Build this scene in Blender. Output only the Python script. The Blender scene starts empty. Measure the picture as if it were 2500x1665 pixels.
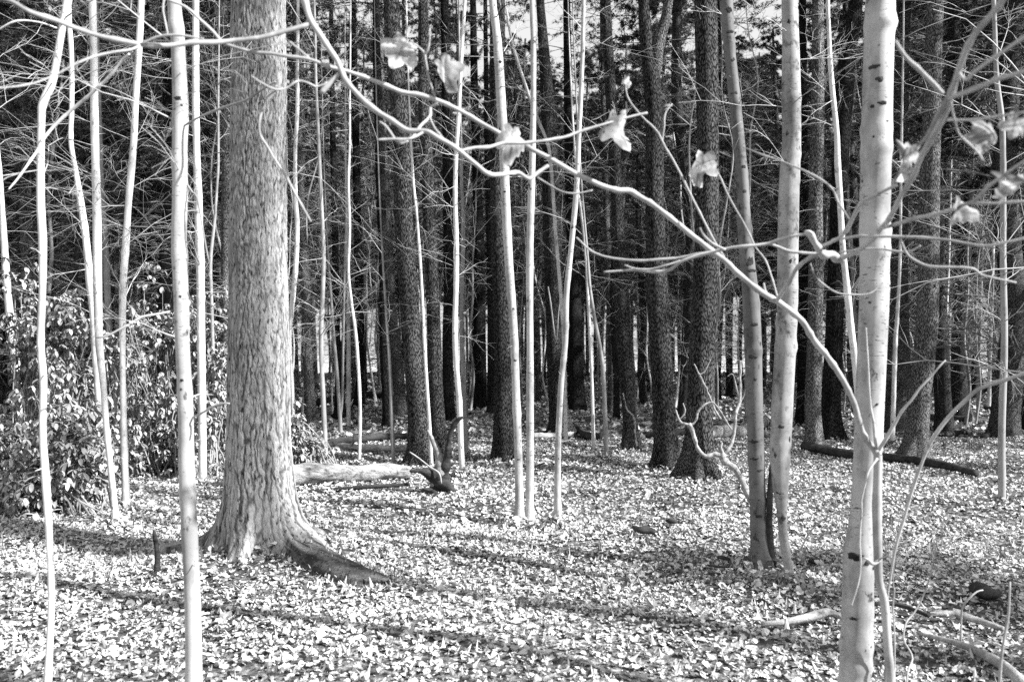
import bpy, math, random
import numpy as np
from mathutils import Vector

random.seed(7)
RNG = np.random.default_rng(11)
C = bpy.context.scene.collection
SC = bpy.context.scene

# ------------------------------------------------------------------ camera, sky, sun, exposure
F = 28.0 / 36.0 * 2500.0          # focal length in pixels of the photograph
CX, HY, CAMH = 1250.0, 860.0, 1.6  # centre column, horizon row, eye height

cam = bpy.data.cameras.new('camera')
cam.lens = 28.0
cam.sensor_width = 36.0
cam.sensor_fit = 'HORIZONTAL'
cam.shift_y = (HY - 832.5) / 2500.0
cam.clip_start = 0.05
cam.clip_end = 3000.0
cam.dof.use_dof = True
cam.dof.focus_distance = 7.5
cam.dof.aperture_fstop = 2.8
camo = bpy.data.objects.new('camera', cam)
C.objects.link(camo)
camo.location = (0, 0, CAMH)
camo.rotation_euler = (math.radians(90), 0, 0)
SC.camera = camo

SUN_AZ = math.radians(112)        # clockwise from +Y (the view direction): from the right, a little behind
SUN_EL = math.radians(37)
w = bpy.data.worlds.new('World')
SC.world = w
w.use_nodes = True
nt = w.node_tree
for n in list(nt.nodes):
    nt.nodes.remove(n)
sky = nt.nodes.new('ShaderNodeTexSky')
sky.sky_type = 'NISHITA'
sky.sun_disc = False
sky.sun_elevation = SUN_EL
sky.sun_rotation = SUN_AZ
bw = nt.nodes.new('ShaderNodeRGBToBW')   # black-and-white film
bg = nt.nodes.new('ShaderNodeBackground')
bg.inputs['Strength'].default_value = 0.07
wo = nt.nodes.new('ShaderNodeOutputWorld')
nt.links.new(sky.outputs[0], bw.inputs[0])
hz = nt.nodes.new('ShaderNodeMath')      # thin white haze all over the sky: never darker than a pale veil
hz.operation = 'MAXIMUM'
hz.inputs[1].default_value = 4.8
nt.links.new(bw.outputs[0], hz.inputs[0])
nt.links.new(hz.outputs[0], bg.inputs['Color'])
nt.links.new(bg.outputs[0], wo.inputs['Surface'])

sl = bpy.data.lights.new('sun', 'SUN')
sl.energy = 5.0
sl.angle = math.radians(0.9)
sl.color = (1, 1, 1)
so = bpy.data.objects.new('sun', sl)
C.objects.link(so)
SDIR = Vector((math.sin(SUN_AZ) * math.cos(SUN_EL), math.cos(SUN_AZ) * math.cos(SUN_EL), math.sin(SUN_EL)))
so.rotation_euler = (-SDIR).to_track_quat('-Z', 'Y').to_euler()
so.location = SDIR * 60

SC.view_settings.view_transform = 'Standard'
SC.view_settings.look = 'None'
SC.view_settings.gamma = 1.0
SC.view_settings.use_curve_mapping = False
SC.view_settings.exposure = 1.42
SC.cycles.use_denoising = False
SC.cycles.max_bounces = 5
SC.cycles.diffuse_bounces = 2
SC.cycles.glossy_bounces = 2
SC.cycles.transmission_bounces = 2


# ------------------------------------------------------------------ materials
def ramp(nt, src, stops, interp='LINEAR'):
    r = nt.nodes.new('ShaderNodeValToRGB')
    r.color_ramp.interpolation = interp
    els = r.color_ramp.elements
    while len(els) < len(stops):
        els.new(0.5)
    for e, (p, v) in zip(els, stops):
        e.position = p
        e.color = (v, v, v, 1)
    nt.links.new(src, r.inputs[0])
    return r.outputs[0]


def noise(nt, vec, scale, detail=4, rough=0.6, w=None):
    n = nt.nodes.new('ShaderNodeTexNoise')
    n.inputs['Scale'].default_value = scale
    n.inputs['Detail'].default_value = detail
    n.inputs['Roughness'].default_value = rough
    nt.links.new(vec, n.inputs['Vector'])
    return n.outputs[0]


def mapping(nt, vec, scale, offs=None):
    m = nt.nodes.new('ShaderNodeMapping')
    m.inputs['Scale'].default_value = scale
    nt.links.new(vec, m.inputs['Vector'])
    if offs is not None:
        nt.links.new(offs, m.inputs['Location'])
    return m.outputs[0]


def mathn(nt, op, a, b=None):
    n = nt.nodes.new('ShaderNodeMath')
    n.operation = op
    for i, v in enumerate((a, b)):
        if v is None:
            continue
        if isinstance(v, (int, float)):
            n.inputs[i].default_value = v
        else:
            nt.links.new(v, n.inputs[i])
    return n.outputs[0]


def new_mat(name, rough=0.85, spec=0.2):
    m = bpy.data.materials.new(name)
    m.use_nodes = True
    nt = m.node_tree
    b = nt.nodes['Principled BSDF']
    b.inputs['Roughness'].default_value = rough
    b.inputs['Specular IOR Level'].default_value = spec
    return m, nt, b


def coords(nt):
    tc = nt.nodes.new('ShaderNodeTexCoord')
    oi = nt.nodes.new('ShaderNodeObjectInfo')
    off = mathn(nt, 'MULTIPLY', oi.outputs['Random'], 37.0)
    return tc.outputs['Object'], off, oi.outputs['Random']


def bump(nt, b, h, strength, dist):
    n = nt.nodes.new('ShaderNodeBump')
    n.inputs['Strength'].default_value = strength
    n.inputs['Distance'].default_value = dist
    nt.links.new(h, n.inputs['Height'])
    nt.links.new(n.outputs[0], b.inputs['Normal'])


def pine_bark(name, lo, hi, sx=30, sz=6, bd=0.02, vary=0.35):
    m, nt, b = new_mat(name, 0.9, 0.12)
    o, off, rnd = coords(nt)
    v = mapping(nt, o, (sx, sx, sz), off)
    n1 = noise(nt, v, 1.0, 5, 0.65)
    v2 = mapping(nt, o, (2.5, 2.5, 1.2), off)
    n2 = noise(nt, v2, 1.0, 3, 0.6)
    vr = nt.nodes.new('ShaderNodeTexVoronoi')
    vr.feature = 'DISTANCE_TO_EDGE'
    v3 = mapping(nt, o, (sx * 0.9, sx * 0.9, sz * 0.9), off)
    nt.links.new(v3, vr.inputs['Vector'])
    cr = ramp(nt, vr.outputs['Distance'], [(0.0, 0.0), (0.22, 1.0)])
    mixh = mathn(nt, 'MULTIPLY', cr, mathn(nt, 'ADD', mathn(nt, 'MULTIPLY', n1, 0.9), 0.35))
    tone = mathn(nt, 'ADD', mathn(nt, 'MULTIPLY', mixh, 0.65), mathn(nt, 'MULTIPLY', n2, 0.5))
    col = ramp(nt, tone, [(0.15, lo * 0.5), (0.45, lo), (0.62, (lo + hi) / 2), (0.85, hi)])
    fac = mathn(nt, 'ADD', mathn(nt, 'MULTIPLY', rnd, 2 * vary), 1.0 - vary)
    mul = nt.nodes.new('ShaderNodeVectorMath')
    mul.operation = 'SCALE'
    nt.links.new(col, mul.inputs[0])
    nt.links.new(fac, mul.inputs['Scale'])
    nt.links.new(mul.outputs[0], b.inputs['Base Color'])
    bump(nt, b, mixh, 0.9, bd)
    return m


def smooth_bark(name, base, mark, marks=True, vary=0.1, blotch=0.0):
    m, nt, b = new_mat(name, 0.65, 0.25)
    o, off, rnd = coords(nt)
    n1 = noise(nt, mapping(nt, o, (7, 7, 2.0), off), 1.0, 5, 0.6)
    n2 = noise(nt, mapping(nt, o, (30, 30, 120), off), 1.0, 2, 0.5)
    n3 = noise(nt, mapping(nt, o, (15, 15, 11), off), 1.0, 4, 0.65)
    n4 = noise(nt, mapping(nt, o, (4, 4, 5), off), 1.0, 2, 0.5)
    n5 = noise(nt, mapping(nt, o, (60, 60, 60), off), 1.0, 2, 0.5)
    n6 = noise(nt, mapping(nt, o, (3.5, 3.5, 4.5), off), 1.0, 5, 0.7)
    n1 = mathn(nt, 'ADD', n1, mathn(nt, 'MULTIPLY', mathn(nt, 'SUBTRACT', n6, 0.52), 0.7))
    base_c = ramp(nt, n1, [(0.30, base * (0.5 - blotch)), (0.5, base * (0.88 - blotch)), (0.66, base)])
    if marks:
        # lenticels come in patches
        lent = mathn(nt, 'MULTIPLY', ramp(nt, n2, [(0.60, 0.0), (0.68, 1.0)]), ramp(nt, n4, [(0.48, 0.0), (0.60, 1.0)]))
        spot = ramp(nt, n5, [(0.70, 0.0), (0.76, 0.8)])
        lent = mathn(nt, 'MAXIMUM', lent, spot)
    else:
        lent = ramp(nt, n2, [(0.68, 0.0), (0.85, 0.6)])
    knot = ramp(nt, n3, [(0.62 - 0.6 * blotch, 0.0), (0.70, 1.0)])
    k = mathn(nt, 'MAXIMUM', mathn(nt, 'MULTIPLY', lent, 0.8), knot)
    mx = nt.nodes.new('ShaderNodeMix')
    mx.data_type = 'RGBA'
    nt.links.new(k, mx.inputs[0])
    nt.links.new(base_c, mx.inputs[6])
    mx.inputs[7].default_value = (mark, mark, mark, 1)
    nt.links.new(mx.outputs[2], b.inputs['Base Color'])
    h = mathn(nt, 'SUBTRACT', mathn(nt, 'ADD', n1, mathn(nt, 'MULTIPLY', n3, 0.4)), mathn(nt, 'MULTIPLY', k, 0.4))
    bump(nt, b, h, 0.4, 0.005)
    return m


def tone_mat(name, rough, spec, lo, hi, nscale=30, trans=0.0):
    """colour from the per-leaf 'tone' attribute, with a little grain"""
    m, nt, b = new_mat(name, rough, spec)
    at = nt.nodes.new('ShaderNodeAttribute')
    at.attribute_name = 'tone'
    tc = nt.nodes.new('ShaderNodeTexCoord')
    n = noise(nt, tc.outputs['Object'], nscale, 3, 0.6)
    t = mathn(nt, 'ADD', at.outputs['Fac'], mathn(nt, 'MULTIPLY', mathn(nt, 'SUBTRACT', n, 0.5), 0.5))
    col = ramp(nt, t, [(0.0, lo), (1.0, hi)])
    nt.links.new(col, b.inputs['Base Color'])
    if trans > 0:
        tr = nt.nodes.new('ShaderNodeBsdfTranslucent')
        nt.links.new(col, tr.inputs['Color'])
        ms = nt.nodes.new('ShaderNodeMixShader')
        ms.inputs[0].default_value = trans
        out = [x for x in nt.nodes if x.type == 'OUTPUT_MATERIAL'][0]
        nt.links.new(b.outputs[0], ms.inputs[1])
        nt.links.new(tr.outputs[0], ms.inputs[2])
        nt.links.new(ms.outputs[0], out.inputs['Surface'])
    return m


def fissured_bark():
    m, nt, b = new_mat('fissured_pine_bark', 0.9, 0.12)
    at_ = nt.nodes.new('ShaderNodeAttribute')
    at_.attribute_name = 'tone'
    o, off, rnd = coords(nt)
    n1 = noise(nt, mapping(nt, o, (55, 55, 22)), 1.0, 4, 0.65)
    n2 = noise(nt, mapping(nt, o, (9, 9, 3)), 1.0, 4, 0.6)
    n3 = noise(nt, mapping(nt, o, (130, 130, 60)), 1.0, 3, 0.6)
    t = mathn(nt, 'ADD', mathn(nt, 'MULTIPLY', at_.outputs['Fac'], 0.5), mathn(nt, 'MULTIPLY', n1, 0.35))
    t = mathn(nt, 'ADD', t, mathn(nt, 'MULTIPLY', n2, 0.4))
    n5 = noise(nt, mapping(nt, o, (48, 48, 16)), 1.0, 3, 0.6)
    t = mathn(nt, 'SUBTRACT', t, ramp(nt, n5, [(0.56, 0.0), (0.68, 0.35)]))
    col = ramp(nt, t, [(0.36, 0.025), (0.54, 0.10), (0.74, 0.26), (0.98, 0.50)])
    nt.links.new(col, b.inputs['Base Color'])
    bump(nt, b, mathn(nt, 'ADD', n1, mathn(nt, 'MULTIPLY', n3, 0.6)), 0.8, 0.012)
    return m


M = {}
M['bigpine'] = fissured_bark()
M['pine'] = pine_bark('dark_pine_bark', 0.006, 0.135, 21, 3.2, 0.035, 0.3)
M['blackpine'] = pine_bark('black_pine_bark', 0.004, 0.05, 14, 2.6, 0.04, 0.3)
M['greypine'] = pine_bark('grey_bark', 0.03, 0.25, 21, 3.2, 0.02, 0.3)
M['farpine'] = pine_bark('far_bark', 0.004, 0.06, 20, 6, 0.02, 0.6)
M['pale'] = smooth_bark('pale_sapling_bark', 0.64, 0.18, False)
M['grey'] = smooth_bark('grey_sapling_bark', 0.30, 0.10, False)
M['birch'] = smooth_bark('birch_bark', 0.44, 0.03, True)
M['knotted'] = smooth_bark('knotted_bark', 0.16, 0.02, True, 0.1, 0.08)
M['blotched'] = smooth_bark('blotched_bark', 0.36, 0.03, True, 0.1, 0.12)
M['twig'] = smooth_bark('twig_bark', 0.42, 0.15, False)
M['branch'] = smooth_bark('young_branch_bark', 0.42, 0.15, False)


def old_wood(name, lo, hi, sc=(4, 20, 20), bd=0.015):
    m, nt, b = new_mat(name, 0.9, 0.1)
    o, off, rnd = coords(nt)
    n1 = noise(nt, mapping(nt, o, sc, off), 1.0, 6, 0.7)
    n2 = noise(nt, mapping(nt, o, (3, 3, 3), off), 1.0, 3, 0.6)
    t = mathn(nt, 'ADD', mathn(nt, 'MULTIPLY', n1, 0.7), mathn(nt, 'MULTIPLY', n2, 0.5))
    col = ramp(nt, t, [(0.42, lo), (0.56, (lo + hi) / 2), (0.74, hi)])
    nt.links.new(col, b.inputs['Base Color'])
    bump(nt, b, n1, 1.0, bd)
    return m


M['dead'] = old_wood('dead_wood', 0.03, 0.40, (16, 16, 16))
M['charred'] = old_wood('rotten_wood', 0.008, 0.07, (8, 18, 18), 0.03)
M['greylog'] = old_wood('grey_barkless_wood', 0.015, 0.50, (4, 22, 22), 0.05)
M['barelog'] = old_wood('barkless_wood', 0.05, 0.50)
M['fargrey'] = pine_bark('far_grey_bark', 0.03, 0.20, 20, 4, 0.02, 0.4)
M['needle'] = tone_mat('needles', 0.5, 0.4, 0.003, 0.085, 20, 0.12)
M['rhodo'] = tone_mat('leathery_leaf', 0.40, 0.35, 0.04, 0.50, 25)
M['litter'] = tone_mat('dead_leaf', 0.6, 0.3, 0.04, 0.60, 45)
M['dryleaf'] = tone_mat('dry_leaf', 0.6, 0.3, 0.15, 0.85, 30, 0.55)


def ground_mat():
    m, nt, b = new_mat('forest_floor', 0.95, 0.1)
    tc = nt.nodes.new('ShaderNodeTexCoord')
    n1 = noise(nt, tc.outputs['Object'], 14, 4, 0.7)
    n2 = noise(nt, tc.outputs['Object'], 0.35, 3, 0.6)
    t = mathn(nt, 'ADD', n1, mathn(nt, 'MULTIPLY', mathn(nt, 'SUBTRACT', n2, 0.5), 0.4))
    col = ramp(nt, t, [(0.42, 0.05), (0.55, 0.14), (0.68, 0.36)])
    nt.links.new(col, b.inputs['Base Color'])
    bump(nt, b, n1, 0.8, 0.04)
    return m


M['ground'] = ground_mat()


# ------------------------------------------------------------------ mesh helpers
def at(x, y, d):
    """point that the photograph shows at pixel (x, y), d metres into the wood"""
    return np.array(((x - CX) / F * d, d, CAMH - (y - HY) / F * d))


def gz(x, y):
    x = np.asarray(x, float)
    y = np.asarray(y, float)
    z = 0.02 * np.sin(1.7 * x + 0.6 * y) + 0.018 * np.sin(2.9 * y - 1.1 * x + 1.0) + 0.012 * np.sin(5.1 * x + 3.3 * y)
    far = np.clip((y - 16) / 30, 0, 1)
    z = z + far * 0.10 * np.sin(0.55 * x + 0.4 * y)
    z = z + 0.10 * np.exp(-(((x + 1.85) / 0.75) ** 2 + ((y - 6.05) / 0.6) ** 2))
    drop = np.clip((y - 56) / 60, 0, 1)
    z = z - 3.0 * drop * drop * (3 - 2 * drop)
    return z


class MB:
    def __init__(s):
        s.v, s.q, s.t, s.tone, s.n = [], [], [], [], 0

    def add(s, v, quads=None, tris=None, tone=0.5):
        v = np.asarray(v, float).reshape(-1, 3)
        s.v.append(v)
        if quads is not None and len(quads):
            s.q.append(np.asarray(quads).reshape(-1, 4) + s.n)
        if tris is not None and len(tris):
            s.t.append(np.asarray(tris).reshape(-1, 3) + s.n)
        s.tone.append(np.broadcast_to(np.asarray(tone, float).reshape(-1), (len(v),)) if np.ndim(tone) == 0 else np.asarray(tone, float).reshape(-1))
        s.n += len(v)

    def tubes(s, P, R, S=6, tone=0.5, cap=True):
        """P (N,K,3) centre lines, R (N,K) radii"""
        P = np.asarray(P, float)
        R = np.asarray(R, float)
        if P.ndim == 2:
            P = P[None]
            R = R[None]
        N, K, _ = P.shape
        T = np.gradient(P, axis=1)
        T /= np.linalg.norm(T, axis=2, keepdims=True) + 1e-9
        ch = P[:, -1] - P[:, 0]
        if N == 1 and K > 3:
            q = P[0] - P[0].mean(0)
            ref = np.linalg.svd(q, full_matrices=False)[2][2][None]
        else:
            a = np.where(np.abs(ch[:, 2:3]) > 0.7 * np.linalg.norm(ch, axis=1, keepdims=True), np.array([[1., .3, 0]]), np.array([[0.1, .2, 1.]]))
            ref = a
        ref = np.repeat(ref[:, None], K, 1)
        A = np.cross(T, ref)
        A /= np.linalg.norm(A, axis=2, keepdims=True) + 1e-9
        B = np.cross(T, A)
        th = np.arange(S) / S * 2 * np.pi
        V = P[:, :, None] + R[:, :, None, None] * (A[:, :, None] * np.cos(th)[:, None] + B[:, :, None] * np.sin(th)[:, None])
        idx = np.arange(N * K * S).reshape(N, K, S)
        a = idx[:, :-1]
        b = idx[:, 1:]
        q = np.stack([a, np.roll(a, -1, 2), np.roll(b, -1, 2), b], -1).reshape(-1, 4)
        tr = None
        if cap:
            e = idx[:, -1]
            tr = [np.stack([e[:, 0], e[:, i], e[:, i + 1]], -1) for i in range(1, S - 1)]
            e = idx[:, 0]
            tr += [np.stack([e[:, 0], e[:, i + 1], e[:, i]], -1) for i in range(1, S - 1)]
            tr = np.concatenate(tr).reshape(-1, 3)
        if np.ndim(tone) == 1:
            tone = np.repeat(tone, K * S)
        s.add(V.reshape(-1, 3), q, tr, tone)

    def mesh(s, name, mat, origin=(0, 0, 0), smooth=True):
        v = np.concatenate(s.v) - np.asarray(origin, float)
        q = np.concatenate(s.q) if s.q else np.zeros((0, 4), int)
        t = np.concatenate(s.t) if s.t else np.zeros((0, 3), int)
        me = bpy.data.meshes.new(name)
        me.vertices.add(len(v))
        me.vertices.foreach_set('co', v.astype(np.float32).ravel())
        nl = len(q) * 4 + len(t) * 3
        me.loops.add(nl)
        me.loops.foreach_set('vertex_index', np.concatenate([q.ravel(), t.ravel()]).astype(np.int32))
        me.polygons.add(len(q) + len(t))
        st = np.concatenate([np.arange(len(q)) * 4, len(q) * 4 + np.arange(len(t)) * 3]).astype(np.int32)
        me.polygons.foreach_set('loop_start', st)
        me.polygons.foreach_set('use_smooth', np.full(len(st), smooth))
        a = me.attributes.new('tone', 'FLOAT', 'POINT')
        a.data.foreach_set('value', np.concatenate(s.tone).astype(np.float32))
        me.update(calc_edges=True)
        me.materials.append(mat)
        return me

    def build(s, name, mat, parent=None, origin=(0, 0, 0), smooth=True):
        o = bpy.data.objects.new(name, s.mesh(name, mat, origin, smooth))
        C.objects.link(o)
        if parent is not None:
            o.parent = parent
        return o


def thing(name, label, cat, loc, group=None):
    o = bpy.data.objects.new(name, None)
    o.empty_display_size = 0.2
    C.objects.link(o)
    o.location = tuple(float(c) for c in loc)
    o['label'] = label
    o['category'] = cat
    if group:
        o['group'] = group
    return o


def tag(o, label, cat, group=None):
    o['label'] = label
    o['category'] = cat
    if group:
        o['group'] = group
    return o


def resample(pts, step):
    """Catmull-Rom through rows of pts (x,y,z,r), about `step` apart"""
    pts = np.asarray(pts, float)
    p = np.concatenate([[2 * pts[0] - pts[1]], pts, [2 * pts[-1] - pts[-2]]])
    out = []
    for i in range(1, len(p) - 2):
        L = np.linalg.norm(p[i + 1, :3] - p[i, :3])
        n = max(1, int(math.ceil(L / step)))
        for k in range(n):
            t = k / n
            a, b, c, d = p[i - 1], p[i], p[i + 1], p[i + 2]
            out.append(0.5 * (2 * b + (c - a) * t + (2 * a - 5 * b + 4 * c - d) * t * t + (3 * b - a - 3 * c + d) * t ** 3))
    out.append(p[-2])
    o = np.array(out)
    o[:, 3] = np.maximum(o[:, 3], 0.0012)
    return o


def vnoise(u, v, seed, pu):
    """smooth value noise on a grid that repeats every pu cells in u"""
    r = np.random.default_rng(seed).random((pu, 512))
    iu = np.floor(u).astype(int)
    iv = np.floor(v).astype(int)
    fu = u - iu
    fv = v - iv
    fu = fu * fu * (3 - 2 * fu)
    fv = fv * fv * (3 - 2 * fv)
    a = r[iu % pu, iv % 512]
    b = r[(iu + 1) % pu, iv % 512]
    c = r[iu % pu, (iv + 1) % 512]
    d = r[(iu + 1) % pu, (iv + 1) % 512]
    return (a * (1 - fu) + b * fu) * (1 - fv) + (c * (1 - fu) + d * fu) * fv


def worley(u, v, seed, pu):
    """distance to the nearest plate edge and a random value per plate; repeats every pu cells in u"""
    g = np.random.default_rng(seed)
    jx, jy, val = g.random((pu, 512)), g.random((pu, 512)), g.random((pu, 512))
    iu, iv = np.floor(u).astype(int), np.floor(v).astype(int)
    d1 = np.full(u.shape, 9.0)
    d2 = np.full(u.shape, 9.0)
    cv = np.zeros(u.shape)
    for a in (-1, 0, 1):
        for b in (-1, 0, 1):
            x = iu + a
            y = iv + b
            d = np.hypot(x + jx[x % pu, y % 512] - u, y + jy[x % pu, y % 512] - v)
            m = d < d1
            d2 = np.where(m, d1, np.minimum(d2, d))
            cv = np.where(m, val[x % pu, y % 512], cv)
            d1 = np.where(m, d, d1)
    return d2 - d1, cv


def trunk_mesh(mb, path, S, seed, flare=0.0, lobes=5, rough=0.03, bark=0.0, z0=0.0):
    """mostly upright trunk: path rows (x,y,z,r) from the top down"""
    K = len(path)
    th = np.arange(S) / S * 2 * np.pi
    Z = path[:, 2][:, None] + 0 * th[None]
    U = th[None] / (2 * np.pi) + 0 * Z
    R = path[:, 3][:, None] * np.ones((1, S))
    r0 = float(np.median(path[-max(2, K // 4):, 3]))
    n = vnoise(U * 6, Z * 3.0 + 50, seed, 6) - 0.5
    R = R * (1 + rough * 2 * n)
    if r0 < .07 and bark == 0:
        # branch scars: swellings on one side of the stem
        kr = np.random.default_rng(seed + 77)
        for _ in range(26):
            zk, tk = kr.uniform(Z.min(), Z.min() + 6), kr.uniform(0, 6.28)
            R = R * (1 + kr.uniform(.05, .18) * np.exp(-((Z - zk) / .03) ** 2) * (.35 + .65 * np.clip(np.cos(th[None] - tk), 0, 1)))
    if flare > 0:
        h = np.clip(Z - z0, -0.3, 99)
        e = np.exp(-h / (1.3 * r0 + 0.02)) + .25 * np.exp(-h / (4 * r0 + .02))
        lob = 0.55 + 0.45 * np.cos(th * lobes + seed)[None] + 0.5 * (vnoise(U * 9, Z * 2 + 9, seed + 3, 9) - 0.5)
        R = R * (1 + flare * e * np.clip(lob, 0.1, 1.4))
    tone = 0.5
    if bark > 0:
        wob = vnoise(U * 20, Z * 9 + 77, seed + 5, 20) - 0.5
        wo2 = vnoise(U * 60, Z * 30 + 17, seed + 9, 60) - 0.5
        low = np.clip((3.2 - Z) / 2.4, 0, 1)          # long ridges low down, short flaky plates above
        e1, c1 = worley(U * 36 + 1.0 * wob + .4 * wo2, Z * 1.9 + .6 * wob + 40, seed + 1, 36)
        e2, c2 = worley(U * 58 + 1.1 * wob + .6 * wo2, Z * 12.0 + .9 * wob + 60, seed + 2, 58)
        f1 = np.clip(e1 / 0.20, 0, 1)
        f2 = np.clip(e2 / 0.22, 0, 1)
        f = low * f1 * (.72 + .28 * f2) + (1 - low) * (.35 * f1 + .65 * f2)
        cv = low * c1 + (1 - low) * c2
        n3 = vnoise(U * 110, Z * 70 + 11, seed + 4, 110)
        R = R + bark * (f - 0.6) + bark * 0.35 * (n3 - 0.5) + bark * .5 * (cv - .5) * f
        # roots that run out along the ground
        hh = np.clip(Z - z0 + .03, 0, 9)
        for az, ext_, fall, wid in ((-.615, .98, .085, .20), (3.0, .55, .08, .20), (-1.75, .07, .10, .20), (1.2, .5, .1, .25), (-.15, .30, .12, .16)):
            da = (th[None] - az - .25 * (hh * 2 - .2) + np.pi) % (2 * np.pi) - np.pi
            rid = ext_ * np.exp(-hh / fall) * np.exp(-(da / (wid + .5 * hh)) ** 2)
            R = R + rid * (1 + .24 * (vnoise(U * 40, Z * 24 + 3, seed + 8, 40) - .5))
            root_dark = rid if ext_ > .9 else root_dark  # the longest root gets a darker tone
        tone = np.clip((.2 + .8 * f) * (0.66 + 0.42 * cv) - .5 * np.clip(root_dark / .4, 0, 1) * (.6 + .8 * n3), 0, 1).ravel()
    V = np.stack([path[:, 0][:, None] + R * np.cos(th), path[:, 1][:, None] + R * np.sin(th), Z], -1)
    idx = np.arange(K * S).reshape(K, S)
    a, b = idx[:-1], idx[1:]
    q = np.stack([a, b, np.roll(b, -1, 1), np.roll(a, -1, 1)], -1).reshape(-1, 4)
    mb.add(V.reshape(-1, 3), q, None, tone)


def sub_twigs(P0, D, L, R, rng, K=5, droop=0.15, wob=0.12):
    """N crooked twigs from P0 along D"""
    N = len(P0)
    t = np.linspace(0, 1, K)[None, :, None]
    P = P0[:, None] + D[:, None] * (L[:, None, None] * t)
    P[:, :, 2] -= (droop * L)[:, None] * (t[:, :, 0] ** 2)
    w_ = rng.normal(0, 1, (N, K, 3)) * (1.7 * wob * L / K)[:, None, None] * t
    P = P + np.cumsum(w_, 1)
    Rr = R[:, None] * (1 - 0.8 * t[:, :, 0])
    return P, Rr


def unit(v):
    return v / (np.linalg.norm(v, axis=-1, keepdims=True) + 1e-9)


def twig_system(mb, path, rng, n, z0, z1, l0, l1, up=0.25, rad=0.006, sub=5, S=3, lv3=True, droop=0.1):
    """side branches with forked twigs along a trunk path between heights z0..z1"""
    if n <= 0:
        return
    ztr = path[::-1, 2]
    zz = rng.uniform(z0, z1, n)
    cx = np.interp(zz, ztr, path[::-1, 0])
    cy = np.interp(zz, ztr, path[::-1, 1])
    P0 = np.stack([cx, cy, zz], -1)
    az = rng.uniform(0, 2 * np.pi, n)
    e = rng.normal(up, 0.45, n)
    D = unit(np.stack([np.cos(az), np.sin(az), e], -1))
    L = rng.uniform(l0, l1, n)
    P, R = sub_twigs(P0, D, L, np.full(n, rad) * rng.uniform(.6, 1.2, n) * np.sqrt(L), rng, 7, droop)
    mb.tubes(P, np.maximum(R, 0.0014), S, cap=False)
    m = n * sub
    pi = np.repeat(np.arange(n), sub)
    kk = rng.integers(1, 6, m)
    Q0 = P[pi, kk]
    base = unit(P[pi, np.minimum(kk + 1, 6)] - P[pi, kk - 1])
    D2 = unit(base + rng.normal(0, 0.55, (m, 3)) + np.array([0, 0, 0.1]))
    L2 = L[pi] * rng.uniform(.2, .55, m)
    P2, R2 = sub_twigs(Q0, D2, L2, np.maximum(R[pi, kk] * 0.7, 0.0016), rng, 5, droop)
    mb.tubes(P2, np.maximum(R2, 0.0011), S, cap=False)
    if lv3:
        pi3 = np.repeat(np.arange(m), 2)
        k3 = rng.integers(1, 4, len(pi3))
        Q = P2[pi3, k3]
        D3 = unit(unit(P2[pi3, 4] - P2[pi3, 0]) + rng.normal(0, 0.6, (len(pi3), 3)))
        L3 = L2[pi3] * rng.uniform(.25, .6, len(pi3))
        P3, R3 = sub_twigs(Q, D3, L3, np.maximum(R2[pi3, k3] * .7, 0.0012), rng, 4, droop)
        mb.tubes(P3, np.maximum(R3, 0.0009), S, cap=False)
    return P, P2


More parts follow.
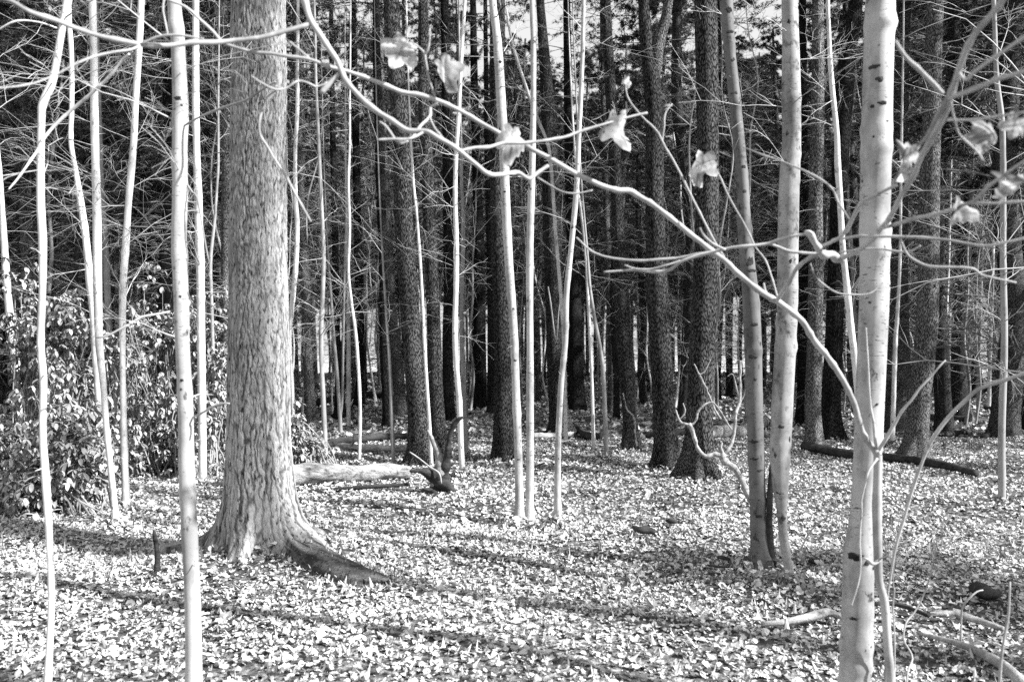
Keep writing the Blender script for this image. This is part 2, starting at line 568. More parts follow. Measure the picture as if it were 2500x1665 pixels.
def pine_crown(rng, z0, z1, n, spread, mbw, mbn, path, tuft=46, dens=1.0, size=1.0):
    """live boughs: wood into mbw, needle tufts into mbn"""
    ztr = path[::-1, 2]
    zz = z0 + (z1 - z0) * np.sort(rng.random(n)) ** 0.9
    f = (zz - z0) / (z1 - z0)
    cx = np.interp(zz, ztr, path[::-1, 0])
    cy = np.interp(zz, ztr, path[::-1, 1])
    az = rng.uniform(0, 2 * np.pi, n)
    L = spread * (0.35 + 0.65 * np.sin(np.pi * np.clip(0.12 + 0.86 * f, 0, 1))) * rng.uniform(.55, 1.1, n)
    D = unit(np.stack([np.cos(az), np.sin(az), rng.normal(0.12, 0.18, n)], -1))
    P, R = sub_twigs(np.stack([cx, cy, zz], -1), D, L, 0.012 * np.sqrt(L) * rng.uniform(.7, 1.2, n), rng, 7, 0.14, 0.1)
    mbw.tubes(P, np.maximum(R, 0.002), 3, cap=False)
    sub = 7
    pi = np.repeat(np.arange(n), sub)
    kk = rng.integers(2, 7, len(pi))
    Q0 = P[pi, kk]
    base = unit(P[pi, 6] - P[pi, 3])
    side = unit(np.cross(base, np.array([0, 0, 1.])))
    sg = rng.choice([-1, 1], len(pi))[:, None]
    D2 = unit(base * rng.uniform(.3, 1, (len(pi), 1)) + side * sg * rng.uniform(.4, 1, (len(pi), 1)) + rng.normal(0, .15, (len(pi), 3)))
    L2 = L[pi] * rng.uniform(.2, .5, len(pi))
    P2, R2 = sub_twigs(Q0, D2, L2, np.full(len(pi), 0.004), rng, 5, 0.12)
    mbw.tubes(P2, np.maximum(R2, 0.0016), 3, cap=False)
    # needle tufts on the boughs
    nt_ = int(tuft * n * dens)
    wgt = rng.random(len(pi)) ** 2.5
    j = rng.choice(len(pi), nt_, p=wgt / wgt.sum())
    u = rng.uniform(0.15, 1.0, nt_) * 4
    k = np.minimum(u.astype(int), 3)
    fr = (u - k)[:, None]
    T0 = P2[j, k] * (1 - fr) + P2[j, k + 1] * fr + rng.normal(0, .025, (nt_, 3))
    along = unit(P2[j, 4] - P2[j, 0])
    NN = 6
    d = unit(along[:, None] * 0.7 + rng.normal(0, .6, (nt_, NN, 3)))
    ln = rng.uniform(.07, .13, (nt_, NN, 1)) * size
    wv = unit(np.cross(d, rng.normal(0, 1, (nt_, NN, 3)))) * 0.0085 * size
    A = T0[:, None] - wv
    B = T0[:, None] + wv
    E = T0[:, None] + d * ln
    V = np.stack([A, B, E], 2).reshape(-1, 3)
    tone = np.repeat(np.clip(rng.normal(.38, .3, nt_), 0, 1), NN * 3)
    mbn.add(V, None, np.arange(len(V)).reshape(-1, 3), tone)


# ------------------------------------------------------------------ ground
def axis(n, a, b, k):
    t = np.linspace(-1, 1, n)
    s = np.sinh(t * k) / np.sinh(k)
    return np.where(s < 0, -s * a, s * b)


gx = axis(161, -900, 900, 6.2)
gy = axis(181, -300, 1600, 6.4) + 6
X, Y = np.meshgrid(gx, gy)
Z = gz(X, Y)
mb = MB()
idx = np.arange(X.size).reshape(X.shape)
q = np.stack([idx[:-1, :-1], idx[:-1, 1:], idx[1:, 1:], idx[1:, :-1]], -1).reshape(-1, 4)
mb.add(np.stack([X, Y, Z], -1).reshape(-1, 3), q)
ground = mb.build('ground', M['ground'])
ground['kind'] = 'structure'


mb = MB()
fx, fy = axis(81, -700, 700, 4), np.concatenate([np.linspace(64, 130, 45), np.geomspace(134, 1200, 40)])
X, Y = np.meshgrid(fx, fy)
idx = np.arange(X.size).reshape(X.shape)
mb.add(np.stack([X, Y, gz(X, Y) + .12], -1).reshape(-1, 3), np.stack([idx[:-1, :-1], idx[:-1, 1:], idx[1:, 1:], idx[1:, :-1]], -1).reshape(-1, 4))
m_, nt_, b_ = new_mat('dry_grass', 0.95, 0.1)
tc_ = nt_.nodes.new('ShaderNodeTexCoord')
nt_.links.new(ramp(nt_, noise(nt_, tc_.outputs['Object'], .6, 5, .7), [(.35, .22), (.65, .5)]), b_.inputs['Base Color'])
mb.build('field', m_)['kind'] = 'structure'

# ------------------------------------------------------------------ trees traced from the photograph
def path3(pts, d, ext, top_r, zmin=-0.12):
    """image points (x, y, width) from top to base -> rows (x,y,z,r); goes on up out of the frame by `ext` metres"""
    rows = []
    for (x, y, wd) in pts:
        p = at(x, y, d)
        rows.append([p[0], p[1], p[2], wd / 2 / F * d])
    rows = np.array(rows)
    gzb = float(gz(rows[-1, 0], rows[-1, 1]))
    # carry the stem down to the ground
    dr = rows[-1] - rows[-2]
    if rows[-1, 2] > gzb + zmin:
        s = (rows[-1, 2] - (gzb + zmin)) / max(0.02, -dr[2])
        e = rows[-1].copy()
        e[:2] += np.clip(dr[:2] * s, -0.25, 0.25)
        e[2] = gzb + zmin
        e[3] = rows[-1, 3] * 1.03
        rows = np.vstack([rows, e])
    if ext > 0:
        d0 = rows[0] - rows[min(2, len(rows) - 1)]
        d0 = d0[:3] / np.linalg.norm(d0[:3])
        up = []
        n = 5
        p = rows[0, :3].copy()
        dd = d0.copy()
        for i in range(n):
            dd = unit(dd * 0.75 + np.array([0, 0, 0.25]))
            p = p + dd * ext / n
            up.append([p[0], p[1], p[2], rows[0, 3] * (1 - (1 - top_r) * (i + 1) / n)])
        rows = np.vstack([np.array(up[::-1]), rows])
    return rows


def auto_d(pts):
    return F * CAMH / (pts[-1][1] - HY)


PATHS = {}
CROWNS = {}


def tree(key, name, label, cat, mat, pts, d=None, ext=6.0, top=0.3, flare=0.0, S=12, step=0.08, seed=1, twigs=None, bark=0.0,
         crown=None, rough=0.03, stubs=None, group=None, lobes=5, extra=None):
    d = d or auto_d(pts)
    if twigs:
        twigs = (int(twigs[0] * 1.7),) + tuple(twigs[1:])
        if stubs is None:
            stubs = (9, .5, 4)
    rows = path3(pts, d, ext, top)
    path = resample(rows, step)
    if bark > 0:
        hi_ = path[:, 2] > 7.4
        keep = ~hi_ | (np.arange(len(path)) % 10 == 0)
        path = path[keep]
    base = np.array([path[-1, 0], path[-1, 1], float(gz(path[-1, 0], path[-1, 1]))])
    root = thing(name, label, cat, base, group)
    mb = MB()
    trunk_mesh(mb, path, S, seed, flare, lobes, rough, bark, base[2])
    mb.build('trunk', mat, root, base)
    rng = np.random.default_rng(seed * 13 + 5)
    if twigs:
        n, z0, z1, l0, l1 = twigs[:5]
        up = twigs[5] if len(twigs) > 5 else 0.35
        mt = MB()
        twig_system(mt, path, rng, n, z0, min(z1, path[0, 2] - 0.05), l0, l1, up, lv3=d < 10, rad=twigs[6] if len(twigs) > 6 else 0.006)
        o = mt.build('twigs', M['twig'], root, base)
        o['kind'] = 'stuff'
    if stubs:
        n, z0, z1 = stubs
        mt = MB()
        zz = rng.uniform(z0, z1, n)
        az = rng.uniform(0, 2 * np.pi, n)
        P0 = np.stack([np.interp(zz, path[::-1, 2], path[::-1, 0]), np.interp(zz, path[::-1, 2], path[::-1, 1]), zz], -1)
        D = unit(np.stack([np.cos(az), np.sin(az), rng.normal(0.1, .25, n)], -1))
        r = np.interp(zz, path[::-1, 2], path[::-1, 3])
        thin = twigs is not None
        L = r + (rng.uniform(.02, .12, n) if thin else rng.uniform(.03, .5, n) ** 1.3)
        P, R = sub_twigs(P0, D, L, rng.uniform(.002, .005, n) if thin else rng.uniform(.006, .014, n), rng, 5, 0.05, 0.15)
        mt.tubes(P, R, 5)
        o = mt.build('branch_stubs', mat, root, base)
        o['kind'] = 'stuff'
    if crown:
        # the crowns are far above the frame: three kinds, shared
        z0, z1, n, spread = crown
        kk = seed % 3
        if kk not in CROWNS:
            rc = np.random.default_rng(700 + kk)
            wmb, nmb = MB(), MB()
            ax = np.array([[0, 0, 8.0, .04], [0, 0, 0.0, .1]])
            pine_crown(rc, 0.0, 7.4, 60, 2.2, wmb, nmb, ax, dens=0.75)
            CROWNS[kk] = (wmb.mesh('boughs', M['pine']), nmb.mesh('crown', M['needle'], (0, 0, 0), False))
        zc = np.clip(path[0, 2] - 7.2, z0 - 1.5, 99)
        for nm, me in zip(('boughs', 'crown'), CROWNS[kk]):
            o = bpy.data.objects.new(nm, me)
            C.objects.link(o)
            o.parent = root
            o.location = (float(np.interp(zc + 3.5, path[::-1, 2], path[::-1, 0]) - base[0]), float(np.interp(zc + 3.5, path[::-1, 2], path[::-1, 1]) - base[1]), float(zc - base[2]))
            o.rotation_euler = (0, 0, seed * 1.7)
            o['kind'] = 'stuff'
    PATHS[key] = (root, path, base, d)
    return root


def branch(root, base, name, mat, pts, seed=0, S=8, step=0.03, lumps=0.06):
    """pts rows (x, y, width, depth) in the photograph -> one tapering limb"""
    rows = []
    for (x, y, wd, d) in pts:
        p = at(x, y, d)
        rows.append([*p, wd / 2 / F * d])
    path = resample(rows, step * .5 if step < .025 else step)
    rng = np.random.default_rng(seed + 100)
    path[:, 3] *= 1 + lumps * np.interp(np.arange(len(path)), np.arange(0, len(path) + 4, 3), rng.normal(0, 1, len(np.arange(0, len(path) + 4, 3))))
    arc = np.concatenate([[0], np.cumsum(np.linalg.norm(np.diff(path[:, :3], axis=0), axis=1))])
    if step < .025:
        # swollen nodes with a bud scar
        for nd_ in np.cumsum(rng.uniform(.07, .15, 40)):
            path[:, 3] *= 1 + .22 * np.exp(-((arc - nd_) / .011) ** 2)
        path[:, :3] += np.stack([np.interp(arc, np.arange(0, 6, .06), rng.normal(0, .0022, 100)) for _ in range(3)], -1)
    mb = MB()
    mb.tubes(path[:, :3], path[:, 3], S)
    return mb.build(name, mat, root, base)


def P(*a):
    return [tuple(t) for t in a]


# --- left edge saplings
tree('T1', 'sapling', 'slender white sapling with a kink near the top, left of all the tall white stems', 'sapling', M['pale'],
     [(165,0,19),(151,74,16),(130,191,18),(106,250,20),(101,298,16),(99,478,18),(104,585,18),(104,691,16),(99,833,16),(106,938,16),(104,1045,15),(112,1177,18),(120,1310,16),(125,1470,15),(117,1665,17),(117,1760,18)],
     d=3.45, ext=2.2, seed=2, S=14, step=0.04, twigs=(7, 2.2, 5, .3, .9))
tree('T2', 'sapling', 'pale straight sapling rising through the leafy shrubs, second tall white stem from the left', 'sapling', M['pale'],
     [(226,0,16),(229,133,17),(231,298,18),(234,425,18),(237,531,20),(238,691,20),(242,832,18),(252,938,15),(260,1045,14),(271,1151,15),(284,1284,17)], ext=3, seed=3, twigs=(16, 2, 8, .5, 1.4))
tree('T3', 'sapling', 'thin leaning pale sapling that bends in front of the second white stem', 'sapling', M['pale'],
     [(168,0,10),(170,69,11),(175,149,11),(175,266,11),(173,345,11),(186,425,12),(199,505,16),(210,585,16),(220,691,18),(228,760,18),(236,900,18),(248,1050,18),(255,1185,18)], ext=3, seed=4, twigs=(18, 1.6, 8, .5, 1.4))
tree('T4', 'sapling', 'pale sapling leaning right with its white foot in the leaves beside the shrubs', 'sapling', M['pale'],
     [(345,0,15),(340,106,16),(332,234,15),(327,340,15),(319,436,16),(313,505,15),(308,585,16),(301,691,16),(299,797,15),(300,900,13),(303,1098,16),(307,1200,19),(308,1245,24)], ext=3, seed=5, twigs=(22, 1.8, 8, .5, 1.5))
tree('T5', 'birch_tree', 'thick smooth white trunk standing left of the big fissured pine, base out of view', 'tree', M['birch'],
     [(425,0,32),(433,80,32),(438,186,34),(441,266,37),(439,372,35),(440,478,36),(437,585,35),(441,691,35),(445,833,33),(453,991,35),(456,1151,37),(463,1310,37),(470,1470,38),(473,1665,40),(474,1790,46)],
     d=3.4, ext=2.5, seed=6, S=24, step=0.03, twigs=(9, 1.5, 5, .25, .7), flare=0.3)
tree('T6', 'sapling', 'pale sapling between the thick white trunk and the big pine, foot hidden by shrub leaves', 'sapling', M['pale'],
     [(478,0,15),(478,106,16),(478,266,17),(481,399,16),(484,478,19),(486,558,19),(489,638,20),(490,712,19),(492,900,19),(495,1150,20)], d=9.6, ext=3, seed=7, twigs=(20, 2, 9, .5, 1.6))
tree('T6b', 'sapling', 'thin crooked whip with a fork, just left of the big pine', 'sapling', M['grey'],
     [(533,250,5),(533,400,6),(530,450,6),(524,540,7),(514,640,8),(517,750,8),(522,950,9),(522,1130,9)], d=10.6, ext=3, seed=8, twigs=(16, 1.8, 7, .4, 1.3))
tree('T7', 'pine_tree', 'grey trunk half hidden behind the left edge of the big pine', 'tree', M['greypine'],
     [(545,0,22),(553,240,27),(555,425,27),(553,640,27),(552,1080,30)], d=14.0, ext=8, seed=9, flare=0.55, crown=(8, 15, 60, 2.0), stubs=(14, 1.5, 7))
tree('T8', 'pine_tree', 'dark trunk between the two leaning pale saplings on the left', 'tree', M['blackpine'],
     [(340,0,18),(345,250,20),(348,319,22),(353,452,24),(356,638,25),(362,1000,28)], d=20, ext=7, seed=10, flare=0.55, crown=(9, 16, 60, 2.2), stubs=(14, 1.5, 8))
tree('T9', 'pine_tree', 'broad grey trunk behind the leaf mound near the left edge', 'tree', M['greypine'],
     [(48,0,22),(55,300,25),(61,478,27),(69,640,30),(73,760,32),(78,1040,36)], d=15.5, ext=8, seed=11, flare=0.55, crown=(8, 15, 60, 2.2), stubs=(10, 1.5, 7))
tree('T10', 'sapling', 'pale curving sapling cut by the left edge of the photo', 'sapling', M['pale'],
     [(-6,360,9),(0,420,10),(5,505,12),(13,638,16),(19,717,16),(27,797,19),(32,832,19),(45,938,16),(52,1010,16),(60,1110,18)], d=11, ext=4, seed=12, twigs=(18, 1.6, 8, .5, 1.5))
tree('T11', 'sapling', 'thin grey stem close against the right side of the second white stem', 'sapling', M['grey'],
     [(246,300,6),(250,470,10),(258,590,12),(262,700,15),(268,820,12),(279,938,10),(290,1080,10)], d=13.5, ext=4, seed=13, twigs=(16, 2, 8, .6, 1.6))

tree('E1', 'sapling', 'bare sapling just beyond the left edge, its fine twigs reaching into view', 'sapling', M['grey'],
     [(-190,0,10),(-185,300,11),(-192,700,12),(-186,1100,13),(-190,1560,15)], d=4.5, ext=2.5, seed=14, twigs=(8, 1.4, 5, .5, 1.3, .25, .007))
tree('E2', 'sapling', 'bare sapling just beyond the right edge, its fine twigs crossing into view', 'sapling', M['grey'],
     [(2625,0,9),(2632,300,10),(2622,700,11),(2634,1100,12),(2630,1360,13)], d=6.2, ext=2.5, seed=15, twigs=(12, .8, 5, .7, 2.0, .25, .007))

# --- the big pine
tree('P1', 'pine_tree', 'very thick foreground pine with deeply fissured bark and a root running right', 'tree', M['bigpine'],
     [(631,-20,124),(632,200,127),(632,400,131),(631,743,137),(633,950,143),(634,1100,149),(636,1200,156),(640,1300,166),(644,1365,176)],
     d=6.15, ext=11, top=.35, seed=21, S=270, step=0.017, flare=0.36, lobes=5, bark=0.012, rough=0.025, stubs=(10, 1.8, 6.5), crown=(8.5, 14.5, 60, 2.6))
R1, _, B1_, _ = PATHS['P1']


# --- between the big pine and the twin birch
tree('S1', 'sapling', 'wavy white sapling just right of the big pine', 'sapling', M['pale'],
     [(728,0,7),(726,175,8),(726,266,9),(721,372,9),(721,478,11),(726,558,11),(721,664,12),(713,744,12),(707,833,11),(713,938,11),(716,1034,10),(718,1062,11)], d=11.5, ext=3, seed=31, twigs=(18, 1.6, 7, .5, 1.5))
tree('N1', 'tree', 'slim dark trunk with one lit side, right of the wavy white sapling', 'tree', M['greypine'],
     [(728,300,17),(735,500,20),(745,691,23),(750,832,24),(755,950,25),(758,1046,30)], ext=8, seed=32, flare=0.55, crown=(8, 14, 45, 1.9), stubs=(14, 1.5, 7))
tree('N2', 'sapling', 'even grey sapling standing behind the pale fallen log', 'sapling', M['grey'],
     [(770,100,6),(772,212,7),(784,478,9),(790,638,10),(784,832,11),(790,991,12),(796,1142,13)], ext=3.5, seed=33, twigs=(14, 1.8, 7, .5, 1.4))
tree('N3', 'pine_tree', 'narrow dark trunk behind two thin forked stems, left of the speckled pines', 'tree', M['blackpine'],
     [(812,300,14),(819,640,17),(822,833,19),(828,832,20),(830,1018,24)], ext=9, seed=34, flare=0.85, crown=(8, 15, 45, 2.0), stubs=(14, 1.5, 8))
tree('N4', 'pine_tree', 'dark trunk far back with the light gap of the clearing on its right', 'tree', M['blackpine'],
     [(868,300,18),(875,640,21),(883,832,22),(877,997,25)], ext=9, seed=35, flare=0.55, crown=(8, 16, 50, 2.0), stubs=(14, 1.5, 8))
tree('N5', 'sapling', 'hair-thin pale sapling with a bend, alone before the light clearing', 'sapling', M['pale'],
     [(854,250,4.5),(854,345,5),(851,452,6),(854,558,6),(851,664,6.5),(859,744,7),(870,832,8),(879,991,8),(877,1135,8)], ext=3, seed=36, twigs=(14, 1.8, 6.5, .4, 1.2))
tree('N6', 'sapling', 'thin grey forked stems meeting low on the ground near the narrow dark trunk', 'sapling', M['grey'],
     [(800,600,4),(808,720,6),(816,833,8),(827,965,9),(832,1062,10)], ext=4, seed=37, twigs=(12, 2, 8, .6, 1.5))
branch(*PATHS['N6'][0:3:2], 'side_stem', M['grey'], [(831,1020,7,15.4),(836,960,6,15.4),(838,833,6,15.4),(842,640,5,15.4),(846,500,4,15.4)], 1)
tree('N7', 'sapling', 'short-looking pale stem right of the forked grey stems', 'sapling', M['pale'],
     [(846,520,6),(850,700,8),(851,832,10),(851,1041,11)], ext=5, seed=38, twigs=(12, 2, 8, .6, 1.5))
tree('P4', 'pine_tree', 'blackish trunk left of the speckled pine, tilted slightly', 'tree', M['blackpine'],
     [(918,0,17),(920,150,20),(926,300,24),(930,478,24),(936,640,22),(938,832,22),(948,1048,26)], ext=8, seed=39, flare=0.55, crown=(8, 15, 50, 2.1), stubs=(14, 1.5, 8))
tree('P4b', 'pine_tree', 'mid grey trunk close behind the left edge of the speckled pine', 'tree', M['greypine'],
     [(940,478,22),(950,640,24),(954,760,26),(965,832,27),(974,950,28),(980,1020,32)], ext=9, seed=40, flare=0.70, crown=(9, 16, 50, 2.1), stubs=(12, 1.5, 8))
tree('N8', 'sapling', 'thin grey whip crossing in front of the mid grey trunk', 'sapling', M['grey'],
     [(935,640,5),(944,780,7),(952,900,8),(957,1040,9),(961,1132,10)], ext=4.5, seed=41, twigs=(10, 2, 7, .4, 1.2))
tree('P2', 'pine_tree', 'sturdy speckled dark pine beside the upturned root, left of the middle', 'tree', M['pine'],
     [(955,-10,38),(957,50,39),(962,106,42),(975,266,44),(982,372,45),(985,531,46),(996,691,47),(1006,833,47),(1021,991,52),(1026,1080,54),(1028,1132,60)], ext=9, seed=42, S=26, step=.05, flare=0.62, crown=(8, 15.5, 60, 2.2), stubs=(16, 1.5, 7))
tree('P3', 'pine_tree', 'speckled dark pine standing right next to the sturdy one', 'tree', M['pine'],
     [(1033,-10,24),(1034,106,26),(1035,266,27),(1042,372,29),(1048,531,32),(1055,691,33),(1060,833,34),(1066,991,36),(1072,1098,40)], d=12.6, ext=9, seed=43, S=22, flare=0.55, crown=(8, 15.5, 60, 2.2), stubs=(16, 1.5, 7))
tree('N9', 'sapling', 'bright thread-thin sapling between the two speckled pines', 'sapling', M['pale'],
     [(1003,330,5),(1005,372,5),(1010,452,6),(1018,531,6),(1026,638,7),(1032,744,7),(1036,833,8),(1042,938,8),(1050,1060,9),(1054,1150,9)], ext=3, seed=44, twigs=(10, 2, 6, .3, 1.0))
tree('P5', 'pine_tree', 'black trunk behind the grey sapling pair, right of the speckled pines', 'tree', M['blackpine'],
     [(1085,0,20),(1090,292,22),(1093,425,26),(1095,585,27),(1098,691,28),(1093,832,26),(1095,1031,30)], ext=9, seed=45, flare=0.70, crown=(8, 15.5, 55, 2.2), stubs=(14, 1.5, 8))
tree('S2', 'sapling', 'long pale wavy sapling with its foot left of the twin birch', 'sapling', M['pale'],
     [(1135,0,8),(1127,133,9),(1119,292,10),(1114,372,10),(1111,478,11),(1114,585,12),(1114,691,13),(1111,833,13),(1122,991,14),(1126,1100,14),(1130,1158,15)], ext=3, seed=46, twigs=(18, 1.8, 7, .5, 1.4))
tree('S2b', 'sapling', 'grey sapling running close along the right of the long wavy one', 'sapling', M['grey'],
     [(1127,450,8),(1130,500,9),(1131,600,10),(1128,691,10),(1127,833,10),(1133,991,12),(1138,1116,13)], ext=5, seed=47, twigs=(12, 1.8, 7, .5, 1.4))
tree('N10', 'pine_tree', 'black far trunk left of the pine behind the twin birch', 'tree', M['blackpine'],
     [(1160,300,20),(1167,531,25),(1170,691,30),(1170,832,33),(1170,1000,35)], ext=10, seed=48, flare=0.55, crown=(9, 17, 60, 2.4), stubs=(16, 1.5, 8))
tree('N11', 'tree', 'thin black bowed trunk beside the light gap, left of the black far trunk', 'tree', M['blackpine'],
     [(1137,600,11),(1140,650,12),(1150,760,13),(1152,833,13),(1150,975,15)], ext=9, seed=49, flare=0.40, stubs=(10, 2, 8))
tree('N12', 'pine_tree', 'slim black trunk touching the left side of the pine behind the twin birch', 'tree', M['blackpine'],
     [(1190,400,14),(1196,640,16),(1199,832,18),(1199,1010,20)], ext=10, seed=50, flare=0.55, crown=(9, 16, 40, 2.0), stubs=(14, 2, 8))
tree('P6', 'pine_tree', 'dark pine standing directly behind the left stem of the twin birch', 'tree', M['pine'],
     [(1214,-10,36),(1215,372,40),(1218,531,42),(1223,691,44),(1228,832,45),(1228,991,46),(1229,1126,54)], ext=9, seed=51, S=24, flare=0.47, crown=(8, 15.5, 60, 2.2), stubs=(14, 1.5, 7))

# --- the twin birch and the white sapling
tree('TW', 'birch_tree', 'twin white birch of two slim stems rising from one foot in the middle', 'tree', M['birch'],
     [(1202,-10,17),(1204,20,18),(1212,80,20),(1218,159,22),(1226,292,23),(1231,399,22),(1236,531,22),(1243,650,21),(1250,745,20),(1255,832,20),(1261,991,20),(1266,1124,20),(1269,1236,23),(1271,1275,30)],
     ext=4, seed=61, S=20, step=.04, flare=.35, twigs=(8, 3.2, 8, .4, 1.2))
r, pth, bs, dd = PATHS['TW']
branch(r, bs, 'second_stem', M['birch'], [(1299,-200,9,7.5),(1299,0,12,7.5),(1302,106,13,7.5),(1302,266,14,7.5),(1300,372,16,7.5),(1297,478,17,7.5),(1294,585,18,7.5),(1293,691,17,7.5),(1294,833,17,7.5),(1294,991,18,7.5),(1294,1124,19,7.5),(1293,1230,22,7.5),(1292,1290,34,7.5)], 2, 16, .05, 0.03)
tree('S3', 'sapling', 'white kinked sapling standing alone right of the twin birch', 'sapling', M['birch'],
     [(1425,-10,10),(1423,106,10),(1419,212,11),(1414,319,11),(1408,452,13),(1399,558,13),(1391,638,13),(1383,717,14),(1380,833,14),(1370,938,14),(1363,1071,15),(1361,1204,17),(1363,1278,19)], ext=4, seed=62, S=14, step=.05, twigs=(10, 2.4, 7, .3, 1.1), flare=.2)
tree('S3b', 'sapling', 'thin leaning white stem crossing above between the twin birch and the kinked sapling', 'sapling', M['pale'],
     [(1235,20,5),(1252,110,7),(1285,215,8),(1312,290,9),(1335,345,8),(1345,400,8),(1356,560,9),(1372,760,9),(1378,900,9),(1382,1080,10)], d=13.5, ext=2, seed=63, twigs=(10, 3, 8, .5, 1.3))

# --- centre right pines
tree('P7', 'pine_tree', 'dark vine-wrapped trunk between the twin birch and the white kinked sapling', 'tree', M['pine'],
     [(1318,-10,20),(1330,150,28),(1340,300,36),(1347,531,45),(1352,691,44),(1353,833,38),(1360,950,42),(1367,1030,46),(1368,1062,58)], d=15.5, ext=8, seed=71, S=22, flare=0.70, crown=(9, 16, 60, 2.3), stubs=(14, 1.5, 8))
r, pth, bs, dd = PATHS['P7']
branch(r, bs, 'vine', M['grey'], [(1338,700,3.5,15.1),(1345,745,4,15.1),(1357,830,4,15.1),(1364,760,3,15.1),(1371,700,3,15.1)], 3)
tree('N13', 'pine_tree', 'wide black trunk right behind the white kinked sapling', 'tree', M['blackpine'],
     [(1392,450,26),(1400,638,32),(1404,832,36),(1409,1004,40)], ext=10, seed=72, flare=0.55, crown=(9, 17, 60, 2.4), stubs=(16, 1.5, 8))
tree('N14', 'sapling', 'thin white stem zigzagging down before the black trunk, first right of the kinked sapling', 'sapling', M['pale'],
     [(1412,470,6),(1424,560,7),(1432,650,7),(1436,740,8),(1441,832,8),(1446,960,8),(1449,1100,10)], ext=3.5, seed=73, twigs=(10, 2, 7, .4, 1.2))
tree('N15', 'sapling', 'grey curving sapling with small knobs whose foot is a little nearer than the black trunk', 'sapling', M['grey'],
     [(1434,620,6),(1440,700,8),(1452,780,9),(1465,850,10),(1473,920,10),(1478,1040,11),(1482,1125,12)], ext=5, seed=74, twigs=(12, 2, 7, .4, 1.2))
tree('P8', 'pine_tree', 'pine with a lit foot and a vine hugging its right side, right of the middle', 'tree', M['pine'],
     [(1478,-10,24),(1484,106,25),(1494,266,28),(1502,372,28),(1508,531,31),(1516,691,37),(1524,833,38),(1532,938,37),(1538,1040,34),(1541,1098,42)], ext=9, seed=75, S=22, flare=0.62, crown=(8, 15.5, 60, 2.2), stubs=(12, 1.5, 7))
r, pth, bs, dd = PATHS['P8']
branch(r, bs, 'vine', M['greypine'], [(1520,960,5,12.75),(1530,1000,6,12.72),(1546,1020,8,12.7),(1549,1060,8,12.7),(1553,1090,8,12.7)], 4)
tree('N16', 'pine_tree', 'grey trunk behind and left of the vine-hugged pine', 'tree', M['greypine'],
     [(1480,500,15),(1487,700,18),(1494,832,20),(1494,998,23)], ext=9, seed=76, flare=0.55, crown=(9, 16, 45, 2.1), stubs=(14, 2, 8))
tree('P9', 'pine_tree', 'dark forked pine whose pale limb leaves the trunk near the top', 'tree', M['pine'],
     [(1570,-10,26),(1574,60,30),(1586,160,38),(1593,212,42),(1598,319,44),(1598,478,45),(1601,585,47),(1603,691,52),(1611,833,52),(1620,991,52),(1625,1098,54),(1627,1142,60)], ext=9, seed=77, S=24, flare=0.62, crown=(8.5, 15.5, 60, 2.2), stubs=(14, 1.5, 6))
r, pth, bs, dd = PATHS['P9']
branch(r, bs, 'limb', M['greypine'], [(1650,-120,16,10.9),(1634,0,20,10.95),(1620,64,26,11.0),(1606,115,30,11.0),(1598,180,28,11.05),(1594,240,20,11.1)], 5, 12, .06, .03)
tree('P10', 'pine_tree', 'thickest dark pine right of the middle, flared foot behind the pale dead limb', 'tree', M['pine'],
     [(1723,-10,55),(1726,159,54),(1728,319,52),(1727,478,54),(1724,638,60),(1720,744,62),(1715,833,62),(1708,991,62),(1703,1098,64),(1698,1170,74)], ext=9, seed=78, S=30, step=.05, flare=0.78, crown=(8, 15.5, 60, 2.3), stubs=(16, 1.5, 6))
tree('N17', 'pine_tree', 'black trunk seen just right of the thickest dark pine', 'tree', M['blackpine'],
     [(1755,400,20),(1758,640,24),(1752,832,22),(1746,985,24)], ext=9, seed=79, flare=0.55, crown=(9, 16, 45, 2.1), stubs=(14, 2, 8))

# --- right group
tree('S4', 'tree', 'smooth grey knotted trunk leaning left, in the foreground clump on the right', 'tree', M['knotted'],
     [(1771,-10,32),(1773,0,32),(1780,106,27),(1788,186,28),(1796,266,28),(1801,319,29),(1811,425,29),(1815,505,30),(1817,558,32),(1824,638,34),(1832,717,38),(1838,832,42),(1842,991,38),(1848,1151,38),(1853,1290,40),(1862,1370,50),(1868,1400,62)],
     d=5.9, ext=4, seed=81, S=24, step=.03, flare=.45, twigs=(5, 2.8, 6.5, .3, .9), rough=.05)
r, pth, bs, dd = PATHS['S4']
branch(r, bs, 'broken_stem', M['charred'], [(1890,1090,9,5.85),(1884,1150,13,5.85),(1879,1220,15,5.85),(1879,1300,16,5.85),(1886,1400,26,5.85)], 6, 12, .04)
tree('S5', 'tree', 'blotched white trunk tapering to a crooked foot, beside the grey knotted leaning one', 'tree', M['blotched'],
     [(1927,-10,37),(1931,106,40),(1932,212,44),(1932,345,44),(1928,425,46),(1925,531,48),(1923,638,48),(1922,744,47),(1918,832,50),(1910,991,51),(1905,1098,48),(1905,1180,40),(1908,1230,28),(1912,1300,22),(1918,1345,22),(1925,1400,20),(1924,1455,26)],
     d=5.35, ext=4, seed=82, S=28, step=.03, flare=.2, twigs=(5, 2.4, 6, .3, .9), rough=.06)
tree('P11', 'tree', 'trunk with a brightly lit pale right half, left of the black bent trunk', 'tree', M['greypine'],
     [(1997,-10,27),(1997,159,29),(1995,319,32),(1992,478,32),(1992,638,34),(1989,832,36),(1984,991,38),(1987,1060,40),(1987,1096,46)], ext=8, seed=83, S=22, flare=0.40, crown=(8, 15, 45, 2.0), stubs=(10, 1.5, 7))
tree('N18', 'pine_tree', 'dark trunk just left of the half-lit one, foot behind it', 'tree', M['blackpine'],
     [(1960,300,22),(1962,640,26),(1962,832,27),(1958,1040,30)], ext=9, seed=84, flare=0.55, crown=(9, 15, 45, 2.0), stubs=(14, 2, 8))
